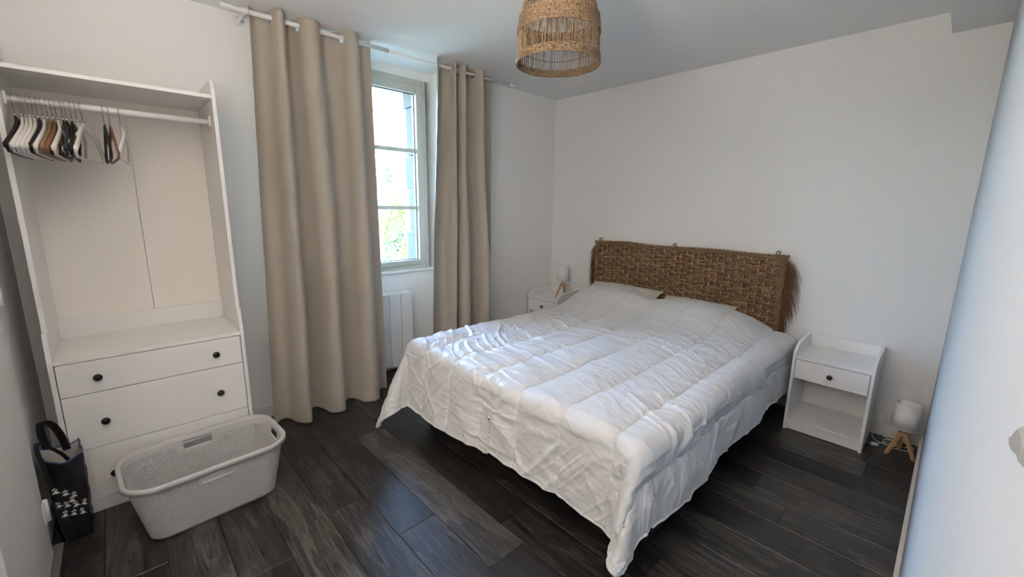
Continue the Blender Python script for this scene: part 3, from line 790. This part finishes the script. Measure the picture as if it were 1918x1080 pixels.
# ------------------------------------------------------------------ nightstands
def make_stand(loc, wid, dep, lab, front_knob=True):
    o = thing('nightstand', lab, 'nightstand', loc, 0, group='white bedside tables')
    t = .016; hgt = .562; fr = -dep
    side = [(-.001, 0), (-.001, hgt), (fr+.135, hgt), (fr+.06, hgt-.012), (fr+.012, hgt-.045), (fr, hgt-.062), (fr, 0)]
    for x in (0, wid-t): part('side_panel', MB().prism(side, x, x+t, 'x'), M['stand'], o, bevel=.0015)
    part('top_board', MB().box(t, wid-t, fr+.002, -.016, .470, .486), M['stand'], o, bevel=.001)
    part('back_rail', MB().box(t, wid-t, -.017, -.002, .486, hgt-.002), M['stand'], o, bevel=.001)
    part('back_panel', MB().box(t, wid-t, -.010, -.004, .02, .47), M['stand'], o)
    part('shelf', MB().box(t, wid-t, fr+.004, -.016, .062, .078), M['stand'], o, bevel=.001)
    part('plinth', MB().box(t, wid-t, fr+.012, fr+.026, 0.004, .062), M['stand'], o, bevel=.001)
    d = part('drawer', MB().box(t+.003, wid-t-.003, fr+.001, fr+.018, .346, .466), M['stand'], o, bevel=.0012)
    part('drawer_box', MB().box(t+.012, wid-t-.012, fr+.018, -.04, .352, .455), M['stand'], d)
    part('shadow_gap', MB().box(t+.0005, wid-t-.0005, fr+.019, fr+.022, .340, .4695), M['gap'], d)  # dark sheet painted as the shade behind the drawer front
    part('knob', MB().lathe([(0, fr+.001), (.008, fr+.001), (.006, fr-.006), (.007, fr-.010), (.0135, fr-.014), (.0145, fr-.018), (.010, fr-.0235), (0, fr-.025)], (wid/2, 0, .406), 24, 'y'), M['black'], d)
    return o
make_stand((2.320, -.003, 0), .392, .362, 'white open nightstand on the dark floor near the right wall')
s2 = make_stand((.026, -.003, 0), .385, .357, 'white nightstand in the corner beyond the bed carrying a small lamp')

# ------------------------------------------------------------------ unseen uplighter added beside the camera to fill the room off the ceiling
ul = thing('added_fill_lamp', 'unseen white uplighter added by the near left wall to brighten the room', 'lamp', (2.34, -3.545, 0))
part('base', MB().lathe([(0, 0), (.125, 0), (.125, .012), (.118, .018), (.02, .026), (0, .026)], (0, 0, 0), 40), M['rodw'], ul)
part('pole', MB().lathe([(0, .02), (.011, .02), (.011, 1.42), (0, 1.42)], (0, 0, 0), 16), M['rodw'], ul)
part('bowl', MB().lathe([(.01, 1.405), (.04, 1.41), (.078, 1.44), (.098, 1.49), (.095, 1.49), (.075, 1.444), (.038, 1.416), (.01, 1.41)], (0, 0, 0), 40), M['rodw'], ul)
lamp('added_fill_light', 'AREA', (2.34, -3.545, 1.472), 18.5, (1, .88, .78), shape='DISK', size=.14, rot=(PI, 0, 0))  # added fill light, aimed up at the ceiling

# ------------------------------------------------------------------ small tripod lamps
def make_lamp(loc, rz, lab, cord=None):
    o = thing('table_lamp', lab, 'lamp', loc, rz, group='small tripod table lamps')
    rb, rt, z0, z1 = .064, .054, .168, .312
    part('lamp_shade', MB().lathe([(rb-.0015, z0), (rb, z0), (rt, z1), (rt-.0015, z1), (rb-.0015, z0)], (0, 0, 0), 48), M['shade'], o)
    rim = MB()
    for r, z in ((rb-.0005, z0), (rt-.0005, z1)): rim.tube([(r*math.cos(2*PI*k/40), r*math.sin(2*PI*k/40), z) for k in range(40)], .0014, 6, closed=True)
    part('shade_rim', rim, M['plast'], o)
    sp = MB()
    for k in range(3):
        an = 2*PI*k/3; sp.tube([(.014*math.cos(an), .014*math.sin(an), z0+.045), ((rb-.004)*math.cos(an), (rb-.004)*math.sin(an), z0+.004)], .0012, 6)
    part('shade_spider', sp, M['plast'], o)
    part('lamp_holder', MB().lathe([(0, .128), (.008, .128), (.008, .150), (.0155, .152), (.0155, .198), (.013, .2)], (0, 0, 0), 20), M['plast'], o)
    part('light_bulb', MB().lathe([(.010, .198), (.013, .205), (.020, .222), (.021, .236), (.016, .250), (0, .256)], (0, 0, 0), 20), M['bulb'], o)
    part('hub', MB().lathe([(0, .118), (.022, .118), (.023, .122), (.023, .136), (.021, .139), (0, .139)], (0, 0, 0), 24), M['wood'], o)
    for k in range(3):
        an = 2*PI*k/3+PI/2; c, s = math.cos(an), math.sin(an)
        top = Vector((.014*c, .014*s, .130)); bot = Vector((.066*c, .066*s, 0))
        tx = Vector((-s, c, 0)); vs = []
        for p, hw, ht in ((top, .0095, .010), (bot, .0075, .007)):
            rd = Vector((c, s, 0))
            for a, b in ((-1, -1), (1, -1), (1, 1), (-1, 1)): vs.append(p+tx*a*hw+rd*b*ht)
        part('leg', MB().add(vs, [(0, 1, 2, 3), (7, 6, 5, 4), (0, 4, 5, 1), (1, 5, 6, 2), (2, 6, 7, 3), (3, 7, 4, 0)]), M['wood'], o, bevel=.0015)
    return o
lampL = make_lamp((.292, -.150, .4865), math.radians(20), 'small lamp with white shade and wooden tripod on the corner nightstand')
lampR = make_lamp((2.862, -.205, 0), math.radians(8), 'small lamp with white shade and wooden tripod on the floor by the right wall')
# its cord and plug
def spl(pts, n=10):
    out = []; P = [Vector(p) for p in pts]; P = [P[0]]+P+[P[-1]]
    for i in range(1, len(P)-2):
        for k in range(n):
            t = k/n; a, b, c, d = P[i-1:i+3]
            out.append(.5*((2*b)+(-a+c)*t+(2*a-5*b+4*c-d)*t*t+(-a+3*b-3*c+d)*t**3))
    out.append(P[-2]); return [tuple(q) for q in out]
cd = thing('power_cord', 'white cord with plug lying coiled beside the floor lamp', 'cord', (2.80, -.12, 0))
part('cable', MB().tube(spl([(2.728, -.020, .17), (2.735, -.03, .10), (2.725, -.06, .03), (2.74, -.10, .004), (2.80, -.135, .004), (2.87, -.10, .004), (2.905, -.06, .006), (2.88, -.035, .009), (2.82, -.05, .006), (2.78, -.085, .004), (2.82, -.15, .004), (2.89, -.14, .006), (2.915, -.09, .010), (2.87, -.05, .012), (2.80, -.055, .010), (2.765, -.03, .03), (2.775, -.018, .12), (2.755, -.016, .165), (2.728, -.020, .17)]), .0026, 7), M['plast'], cd, world=True)
part('lamp_cable', MB().tube(spl([(2.862, -.205, .125), (2.868, -.165, .05), (2.86, -.12, .006), (2.80, -.10, .005), (2.76, -.17, .008), (2.752, -.185, .012)]), .0026, 7), M['plast'], cd, world=True)
pl = part('plug', MB().add([(2.735, -.205, .002), (2.772, -.190, .002), (2.766, -.165, .002), (2.735, -.180, .002), (2.738, -.203, .018), (2.768, -.192, .013), (2.764, -.170, .013), (2.737, -.183, .018)],
    [(0, 3, 2, 1), (4, 5, 6, 7), (0, 1, 5, 4), (1, 2, 6, 5), (2, 3, 7, 6), (3, 0, 4, 7)]), M['plast'], cd, world=True, bevel=.002)
part('plug_pin', MB().tube([(2.735, -.198, .010), (2.715, -.206, .010)], .002, 8).tube([(2.735, -.186, .010), (2.715, -.194, .010)], .002, 8), M['chrome'], cd, world=True)
part('switch', MB().box(2.83, 2.865, -.125, -.108, .004, .018), M['plast'], cd, world=True, bevel=.004)

# ------------------------------------------------------------------ laundry basket
def make_basket():
    o = thing('laundry_basket', 'light grey perforated plastic laundry basket in front of the drawers', 'basket', (.705, -3.140, 0), math.radians(3.5))
    hgt = .272
    def outline(ax, ay, rad, n):
        """rounded rectangle sampled evenly by arc length: half sizes ax, ay"""
        segs = []; sx, sy = ax-rad, ay-rad; pts = []
        per = 4*(sx+sy)+2*PI*rad
        out = []
        for i in range(n):
            u = per*i/n
            L = [2*sy, PI*rad/2, 2*sx, PI*rad/2, 2*sy, PI*rad/2, 2*sx, PI*rad/2]
            k = 0
            while u > L[k]: u -= L[k]; k += 1
            if k == 0: p = (ax, -sy+u)
            elif k == 1: a = u/rad; p = (sx+rad*math.cos(a), sy+rad*math.sin(a))
            elif k == 2: p = (sx-u, ay)
            elif k == 3: a = PI/2+u/rad; p = (-sx+rad*math.cos(a), sy+rad*math.sin(a))
            elif k == 4: p = (-ax, sy-u)
            elif k == 5: a = PI+u/rad; p = (-sx+rad*math.cos(a), -sy+rad*math.sin(a))
            elif k == 6: p = (-sx+u, -ay)
            else: a = 1.5*PI+u/rad; p = (sx+rad*math.cos(a), -sy+rad*math.sin(a))
            out.append(p)
        return out
    N = 168
    def size(z):
        q = z/hgt; return .140+.050*q, .236+.054*q, .065+.040*q
    zs = [.004+(.268-.004)*i/24 for i in range(25)]
    rings = [outline(*size(z), N) for z in zs]
    def P(i, j): return (*rings[j][i % N], zs[j])
    mb = MB(); band0, band1 = 1, 21
    # grip openings: index ranges on the long front/back and the two short ends
    def inside_grip(i, j):
        x, y = rings[j][i % N]; z = zs[j]
        if .208 < z < .238 and abs(y) < .062 and abs(x) > .12:
            return True
        if .208 < z < .242 and abs(x) < .05 and abs(y) > .2: return True
        return False
    for j in range(24):
        for i in range(N):
            c = [P(i, j), P(i+1, j), P(i+1, j+1), P(i, j+1)]
            mx = tuple(sum(q[k] for q in c)/4 for k in range(3))
            g = inside_grip(i, j) and inside_grip(i+1, j) or False
            if g: continue
            near = any(inside_grip(i+a, jj) for a in (-2, -1, 0, 1, 2) for jj in (j-1, j, j+1, min(j+2, 24)) if 0 <= jj <= 24)
            if j < band0 or j >= band1 or near:
                mb.add(c, [(0, 1, 2, 3)], True); continue
            C = [Vector(q) for q in c]; up = (i+j) % 2 == 0
            def bl(u, v): return (C[0]*(1-u)+C[1]*u)*(1-v)+(C[3]*(1-u)+C[2]*u)*v
            if up: hpts = [bl(.25, .25), bl(.75, .25), bl(.60, .76), bl(.40, .76)]
            else: hpts = [bl(.40, .24), bl(.60, .24), bl(.75, .75), bl(.25, .75)]
            mb.add([tuple(q) for q in C+hpts], [(0, 1, 5, 4), (1, 2, 6, 5), (2, 3, 7, 6), (3, 0, 4, 7)], True)
    idx = {}; nv = []; mp_ = []
    for v in mb.v:
        k = (round(v[0], 5), round(v[1], 5), round(v[2], 5))
        if k not in idx: idx[k] = len(nv); nv.append(v)
        mp_.append(idx[k])
    mb.v = nv; mb.f = [tuple(mp_[q] for q in f) for f in mb.f]
    part('basket_wall', mb, M['basket'], o, solid=.004, solid_off=-1)
    b = outline(*size(.004), 60); part('basket_floor', MB().add([(x, y, .003) for x, y in b]+[(x, y, .007) for x, y in b], [tuple(range(60))[::-1], tuple(range(60, 120))]), M['basket'], o)
    # rolled rim
    ax, ay, rd = size(.270); mb = MB(); R = []
    prof = [(-.004, .252), (-.004, .268), (-.001, .2735), (.008, .2745), (.012, .270), (.0125, .252), (.0105, .252), (.010, .268), (-.001, .268), (-.002, .252)]
    for (dx, z) in prof: R.append(outline(ax+dx, ay+dx, rd+dx, 140))
    vs = [(R[k][i][0], R[k][i][1], prof[k][1]) for i in range(140) for k in range(len(prof))]; m = len(prof)
    mb.add(vs, [(i*m+k, ((i+1) % 140)*m+k, ((i+1) % 140)*m+(k+1) % m, i*m+(k+1) % m) for i in range(140) for k in range(m)], True)
    part('rim', mb, M['basket'], o)
    # raised collars round the grips
    for sx in (1, -1):
        axm, aym, _ = size(.223); x = sx*(axm+.001)
        pts = [];
        for k in range(36):
            an = 2*PI*k/36; yy = .050*(1 if math.cos(an) > 0 else -1)+.018*math.cos(an); zz = .223+.0175*math.sin(an)
            pts.append((sx*(size(zz)[0]+.0005), yy, zz))
        part('grip', MB().tube(pts, .0036, 6, closed=True), M['basket'], o)
    for sy in (1, -1):
        pts = []
        for k in range(36):
            an = 2*PI*k/36; xx = .036*(1 if math.cos(an) > 0 else -1)+.018*math.cos(an); zz = .225+.018*math.sin(an)
            pts.append((xx, sy*(size(zz)[1]+.0005), zz))
        part('grip', MB().tube(pts, .0036, 6, closed=True), M['basket'], o)
    return o
make_basket()

# ------------------------------------------------------------------ shopping bag
def make_bag():
    o = thing('shopping_bag', 'black shopping bag with small white printed marks beside the wardrobe', 'bag', (.545, -3.590, 0))
    # outline of the squashed bag (x, y) in local coordinates, four corners
    base = [(.060, .045), (.062, -.030), (-.065, -.055), (-.070, .040)]
    topc = [(.070, .062), (.045, -.050), (-.060, -.070), (-.072, .052)]
    def ring(z, n=15):
        q = z/.375; out = []
        for k in range(4):
            a = [base[k][i]*(1-q)+topc[k][i]*q for i in (0, 1)]; b = [base[(k+1) % 4][i]*(1-q)+topc[(k+1) % 4][i]*q for i in (0, 1)]
            for i in range(n):
                u = i/n; x = a[0]*(1-u)+b[0]*u; y = a[1]*(1-u)+b[1]*u
                bulge = math.sin(PI*u)*(.010*math.sin(PI*q)-.012*q if k in (0, 2) else .012*math.sin(PI*q))
                nx, ny = (b[1]-a[1]), -(b[0]-a[0]); l = math.hypot(nx, ny); 
                wv = .006*float(vnoise(k*4+u*4, z*14, 77))+.003*float(vnoise(k*9+u*9, z*30, 78))
                out.append((x-(nx/l)*(bulge+wv)*-1, y-(ny/l)*(bulge+wv)*-1, z))
        return out
    nz = 30; rings = [ring(.375*j/nz) for j in range(nz+1)]; n = len(rings[0])
    # rim sags between the corners
    for j, R in enumerate(rings):
        q = j/nz
        for i in range(n):
            u = (i % 15)/15; k = i//15
            x, y, z = R[i]; z -= q**3*(.028*math.sin(PI*u) if k in (0,) else .02*math.sin(PI*u)) + (q**3*.0); R[i] = (x, y, max(z, 0.001))
    faces = {0: MB(), 1: MB(), 2: MB(), 3: MB()}
    for k in range(4):
        vs = []; fs = []
        for j in range(nz+1):
            for i in range(16): vs.append(rings[j][(k*15+i) % n])
        for j in range(nz):
            for i in range(15): fs.append((j*16+i, j*16+i+1, (j+1)*16+i+1, (j+1)*16+i))
        faces[k].add(vs, fs, True)
    body = MB()
    for k in (0, 2, 3): body.add(faces[k].v, faces[k].f, True)
    bm_ = [(x, y, .003) for x, y, z in rings[0]]; body.add(bm_, [tuple(range(n))[::-1]])
    part('bag_body', body, M['bagk'], o, solid=.0012)
    part('printed_side', faces[1], M['bagside'], o, solid=.0012, label='side printed with a landscape of sky, hills and rocks')
    # lining visible inside
    li = MB(); vs = []; fs = []
    for j in range(14, nz+1):
        for i in range(n): 
            x, y, z = rings[j][i]; vs.append((x*.955, y*.955, z-.001))
    m = nz-13
    for j in range(m-1):
        for i in range(n): fs.append((j*n+i, (j+1)*n+i, (j+1)*n+(i+1) % n, j*n+(i+1) % n))
    li.add(vs, fs, True); part('lining', li, M['bagin'], o)
    part('edge_band', MB().tube([(x, y, z+.001) for x, y, z in rings[-1]], .0028, 6, closed=True), M['bagblue'], o)
    # webbing handles, one standing up against the cabinet side, one flopped
    def strap(pts, wv):
        P = spl(pts, 8); v = []; 
        for p in P: v += [(p[0]-wv[0], p[1]-wv[1], p[2]-wv[2]), (p[0]+wv[0], p[1]+wv[1], p[2]+wv[2])]
        return MB().add(v, [(2*i, 2*i+1, 2*i+3, 2*i+2) for i in range(len(P)-1)], True)
    part('handle', strap([(-.072, -.040, .27), (-.070, -.046, .37), (-.064, -.052, .44), (-.055, -.044, .490), (-.058, -.020, .475), (-.070, .000, .41), (-.071, .010, .34)], (.004, .012, .003)), M['bagk'], o, solid=.002)
    part('handle', strap([(.058, -.035, .25), (.062, -.046, .34), (.045, -.058, .41), (.015, -.055, .435), (-.010, -.035, .40), (.010, .0, .365), (.030, .02, .335)], (.010, .008, .004)), M['bagk'], o, solid=.002)
    # white ermine tails printed on the black front (+x) face
    spots = [(.80, .158), (.47, .165), (.20, .185), (.92, .195), (.62, .205), (.35, .212), (.12, .232), (.70, .240), (.48, .237), (.30, .125), (.62, .125), (.86, .122)]
    spots = [(.60, .200), (.36, .215), (.12, .232), (.50, .178), (.86, .150), (.60, .152), (.32, .160), (.08, .168), (.76, .112), (.48, .118), (.20, .122)]
    def surf(u, z):
        q = z/.375*nz; j = int(q); f = q-j; uu = (1-u)*14.99; i = int(uu); g = uu-i
        # face 0 runs from corner 0 (+y) to corner 1 (-y): u=1 at +y side
        a = Vector(rings[j][i])*(1-g)+Vector(rings[j][i+1])*g; b = Vector(rings[j+1][i])*(1-g)+Vector(rings[j+1][i+1])*g
        return a*(1-f)+b*f+Vector((.0022, .0, 0))
    tri = [(0, .35), (.10, .10), (.30, -.12), (.46, -.40), (.20, -.30), (0, -.46), (-.20, -.30), (-.46, -.40), (-.30, -.12), (-.10, .10)]
    for (u, z) in spots:
        mb = MB(); sc = .024; tilt = random.uniform(-.25, .25)
        def pt(p): 
            a, b = p[0]*math.cos(tilt)-p[1]*math.sin(tilt), p[0]*math.sin(tilt)+p[1]*math.cos(tilt)
            return tuple(surf(min(max(u+a*sc/.095, .02), .98), z+b*sc))
        mb.add([pt(q) for q in tri], [tuple(range(len(tri)))])
        for (cx, cz_) in ((0, .60), (-.20, .38), (.20, .38)):
            mb.add([pt((cx+.13*math.cos(2*PI*k/7), cz_+.12*math.sin(2*PI*k/7))) for k in range(7)], [tuple(range(7))])
        part('printed_mark', mb, M['mark'], o, solid=.0006, solid_off=0)
    return o
def bagside_mat():
    m = bpy.data.materials.new('landscape_print'); m.use_nodes = True; n = m.node_tree; b = n.nodes['Principled BSDF']; b.inputs['Roughness'].default_value = .4
    tc = n.nodes.new('ShaderNodeTexCoord'); sp = n.nodes.new('ShaderNodeSeparateXYZ'); n.links.new(tc.outputs['Object'], sp.inputs[0])
    nz = n.nodes.new('ShaderNodeTexNoise'); nz.inputs['Scale'].default_value = 22; nz.inputs['Detail'].default_value = 4; n.links.new(tc.outputs['Object'], nz.inputs['Vector'])
    ma = n.nodes.new('ShaderNodeMath'); ma.operation = 'MULTIPLY_ADD'; ma.inputs[1].default_value = .08; n.links.new(nz.outputs['Fac'], ma.inputs[0]); n.links.new(sp.outputs['Z'], ma.inputs[2])
    mr = n.nodes.new('ShaderNodeMapRange'); mr.inputs[1].default_value = .04; mr.inputs[2].default_value = .415; n.links.new(ma.outputs[0], mr.inputs[0])
    cr = n.nodes.new('ShaderNodeValToRGB'); r = cr.color_ramp; r.interpolation = 'EASE'
    r.elements[0].position = 0; r.elements[0].color = (.01, .01, .012, 1); r.elements[1].position = 1; r.elements[1].color = (.25, .38, .45, 1)
    for p, c in ((.2, (.22, .09, .05)), (.32, (.03, .05, .06)), (.42, (.10, .15, .18)), (.5, (.28, .24, .15)), (.58, (.16, .17, .03)), (.66, (.04, .05, .03)), (.74, (.03, .06, .14)), (.82, (.16, .30, .36))):
        e = r.elements.new(p); e.color = (*c, 1)
    n.links.new(mr.outputs[0], cr.inputs[0]); n.links.new(cr.outputs[0], b.inputs['Base Color']); return m
M['bagside'] = bagside_mat()
make_bag()

# ------------------------------------------------------------------ pendant lamp
def make_pendant():
    cx, cy, z0 = 1.665, -1.90, 1.945
    o = thing('pendant_lamp', 'bell-shaped woven straw pendant lamp hanging from the ceiling above the bed', 'lamp', (cx, cy, z0))
    hgt = .365
    def rad(z):
        q = z/hgt
        return .172*(1-.04*q-.61*min(q, 1)**3.6)
    sl = MB()
    N = 150
    for k in range(N):
        an = 2*PI*k/N+random.uniform(-.013, .013); P = []
        for i in range(15):
            z = hgt*i/14; r = rad(z)-.003+random.uniform(-.0008, .0008); a2 = an+.012*math.sin(z*20+k)
            P.append((r*math.cos(a2), r*math.sin(a2), z))
        sl.tube(P, .0015, 5)
    part('straw_slats', sl, M['straw'], o, kind='stuff')
    def band(za, zb, name):
        mb = MB(); n = max(2, int((zb-za)/.0046))
        for j in range(n):
            z = za+(zb-za)*(j+.5)/n; r = rad(z); P = []
            for i in range(150):
                a = 2*PI*i/150; rr_ = r+.0012*math.sin(i*PI*.55+j*PI)+random.uniform(-.0006, .0006); P.append((rr_*math.cos(a), rr_*math.sin(a), z+.0009*math.sin(i*PI*.37+j)))
            mb.tube(P, .0029, 5, closed=True)
        part(name, mb, M['straw'], o)
    band(0, .032, 'rim_band'); band(.115, .182, 'woven_band'); band(.290, .308, 'woven_band'); band(.350, .364, 'woven_band')
    for z in (.068, .235):
        P = [((rad(z)-.006)*math.cos(2*PI*i/90), (rad(z)-.006)*math.sin(2*PI*i/90), z+.004*math.sin(4*PI*i/90)) for i in range(90)]
        part('support_hoop', MB().tube(P, .0016, 6, closed=True), M['rope'], o)
    rt_ = rad(hgt*.999)
    sp = MB()
    for k in range(3):
        an = 2*PI*k/3; sp.tube([(.018*math.cos(an), .018*math.sin(an), hgt), (rt_*math.cos(an), rt_*math.sin(an), hgt)], .002, 6)
    sp.tube([(.02*math.cos(2*PI*i/24), .02*math.sin(2*PI*i/24), hgt) for i in range(24)], .0025, 6, closed=True)
    part('shade_spider', sp, M['hook'], o)
    part('lamp_holder', MB().lathe([(0, hgt+.03), (.012, hgt+.03), (.02, hgt+.015), (.02, hgt-.045), (.017, hgt-.05), (0, hgt-.05)], (0, 0, 0), 20), M['black'], o)
    part('light_bulb', MB().lathe([(.013, hgt-.05), (.016, hgt-.06), (.029, hgt-.085), (.030, hgt-.10), (.020, hgt-.123), (0, hgt-.13)], (0, 0, 0), 20), M['bulb'], o)
    part('cord', MB().tube([(0, 0, hgt+.02), (0, 0, H-z0-.02)], .003, 8), M['black'], o)
    part('ceiling_rose', MB().lathe([(0, H-z0-.035), (.02, H-z0-.035), (.045, H-z0-.02), (.05, H-z0-.001), (0, H-z0-.001)], (0, 0, 0), 28), M['plast'], o)
make_pendant()

# ------------------------------------------------------------------ outside
# granite jamb blocks of the window opening
gj = struct('trim_6', MB().box(-.545, -.270, RY0-.05, RY0+.06, .60, 2.45).box(-.60, -.27, RY0, RY1, .70, .835), M['granite'])
zc = .835; random.seed(3)
hs = [.30, .36, .28, .38, .24]
for i, hh in enumerate(hs):
    d_ = random.choice((0, .004, .008)); mb = MB().box(-.445+(.03 if i % 2 else -.015), -.27, -1.430+d_, -1.36, zc+.003, zc+hh-.003)
    part('granite_block', mb, M['granite'], gj, bevel=.006); zc += hh

# far scenery: the room is on an upper floor above a valley
gz = -4.5
n = 60; gx = np.linspace(-95, -.6, n); gy = np.linspace(-45, 75, n); GX, GY = np.meshgrid(gx, gy, indexing='ij')
GZ = gz+sstep(-12, -75, GX)*9.5+.5*vnoise(GX*.12, GY*.12, 4)
tagset(part('hillside', MB().grid(np.stack([GX, GY, GZ], -1)), M['grass'], kind='structure'))
def gz_at(x, y):
    return float(gz+sstep(-12, -75, np.array(x))*9.5+.5*vnoise(x*.12, y*.12, 4))

def tree(loc, hgt, rad, m, label, nleaf=3200, lsz=.10, group=None):
    o = thing('tree', label, 'tree', loc, group=group); random.seed(int(loc[1]*31)+5)
    part('trunk', MB().tube([(0, 0, -.3), (.05, .03, hgt*.3), (-.04, .05, hgt*.6)], [rad*.10, rad*.08, rad*.04], 8), M['bark'], o)
    mb = MB(); v = []; f = []
    for k in range(nleaf):
        while True:
            p = Vector((random.uniform(-1, 1), random.uniform(-1, 1), random.uniform(-1, 1)))
            if .25 < p.length < 1: break
        lump = 1+.22*math.sin(p.x*7+p.y*5)*math.sin(p.z*6+2)
        c = Vector((p.x*rad*lump, p.y*rad*lump, hgt*.58+p.z*hgt*.42*lump))
        a = Vector((random.gauss(0, 1), random.gauss(0, 1), random.gauss(0, 1))).normalized(); b = a.orthogonal().normalized(); s_ = lsz*random.uniform(.6, 1.3)
        i = len(v); v += [c+a*s_, c+b*s_*.5, c-a*s_, c-b*s_*.5]; f.append((i, i+1, i+2, i+3))
    mb.add(v, f); part('foliage', mb, m, o, kind='stuff')
    return o
TG = 'trees seen through the window'
tree((-13.5, 6.35, gz_at(-13.5, 6.35)), 4.35, 1.15, M['leafg'], 'bright green tree low in the bottom window pane', group=TG)
tree((-15.5, 4.3, gz_at(-15.5, 4.3)), 3.6, .95, M['leafr'], 'reddish low tree left of the bright green one outside', group=TG)
tree((-18, 8.15, gz_at(-18, 8.15)), 4.2, 1.0, M['leafd'], 'olive green tree behind the bright one outside', group=TG)
tree((-22.5, 10.45, gz_at(-22.5, 10.45)), 6.2, 1.2, M['leafg'], 'rounded green tree beside the white house outside', 3200, .13, group=TG)
tree((-58, 31.9, gz_at(-58, 31.9)), 3.2, 1.1, M['leafd'], 'small far tree on the hill right of the castle', 900, .16, group=TG)
tree((-56, 27.0, gz_at(-56, 27.0)), 3.9, 1.2, M['leafd'], 'small far tree on the hill left of the castle', 900, .16, group=TG)

hs_ = thing('house', 'white house with a steep grey roof outside the window', 'house', (-25, 10.7, gz_at(-25, 10.7)))
z0 = gz_at(-25, 9.9)
part('wall', MB().prism([(9.2, z0-1), (12.2, z0-1), (12.2, .9), (11.2, 2.0), (10.2, 3.0), (9.2, 2.0)], -28, -24.5, 'x'), M['lwall'], hs_, world=True)
part('roof', MB().prism([(9.0, 2.05), (10.2, 3.25), (12.4, .95), (12.4, .72), (10.2, 3.0), (9.0, 1.8)], -28.3, -24.2, 'x'), M['lroof'], hs_, world=True)
for i in range(3): part('window', MB().box(-24.52, -24.45, 9.7+i*.7, 10.0+i*.7, -.4, .3), M['lroof'], hs_, world=True)
ca = thing('castle', 'far grey stone castle wall with tower on the hill outside', 'building', (-62, 31.5, gz_at(-62, 31.5)))
z0 = gz_at(-62, 31.5)
part('tower', MB().box(-64, -61, 29.4, 31.1, z0-2, 7.4), M['lstone'], ca, world=True)
part('rampart', MB().box(-61, -60, 28.2, 30.8, z0-3, 5.4), M['lstone'], ca, world=True)
part('range_wall', MB().box(-64, -60.4, 30.8, 34.2, z0-3, 5.5), M['lwall'], ca, world=True)
for i in range(8): part('battlement', MB().box(-60.8, -60.3, 30.9+i*.42, 31.15+i*.42, 5.5, 5.8), M['lstone'], ca, world=True)
for i in range(5): part('window', MB().box(-60.42, -60.35, 31.1+i*.6, 31.35+i*.6, 4.2, 4.7), M['lroof'], ca, world=True)
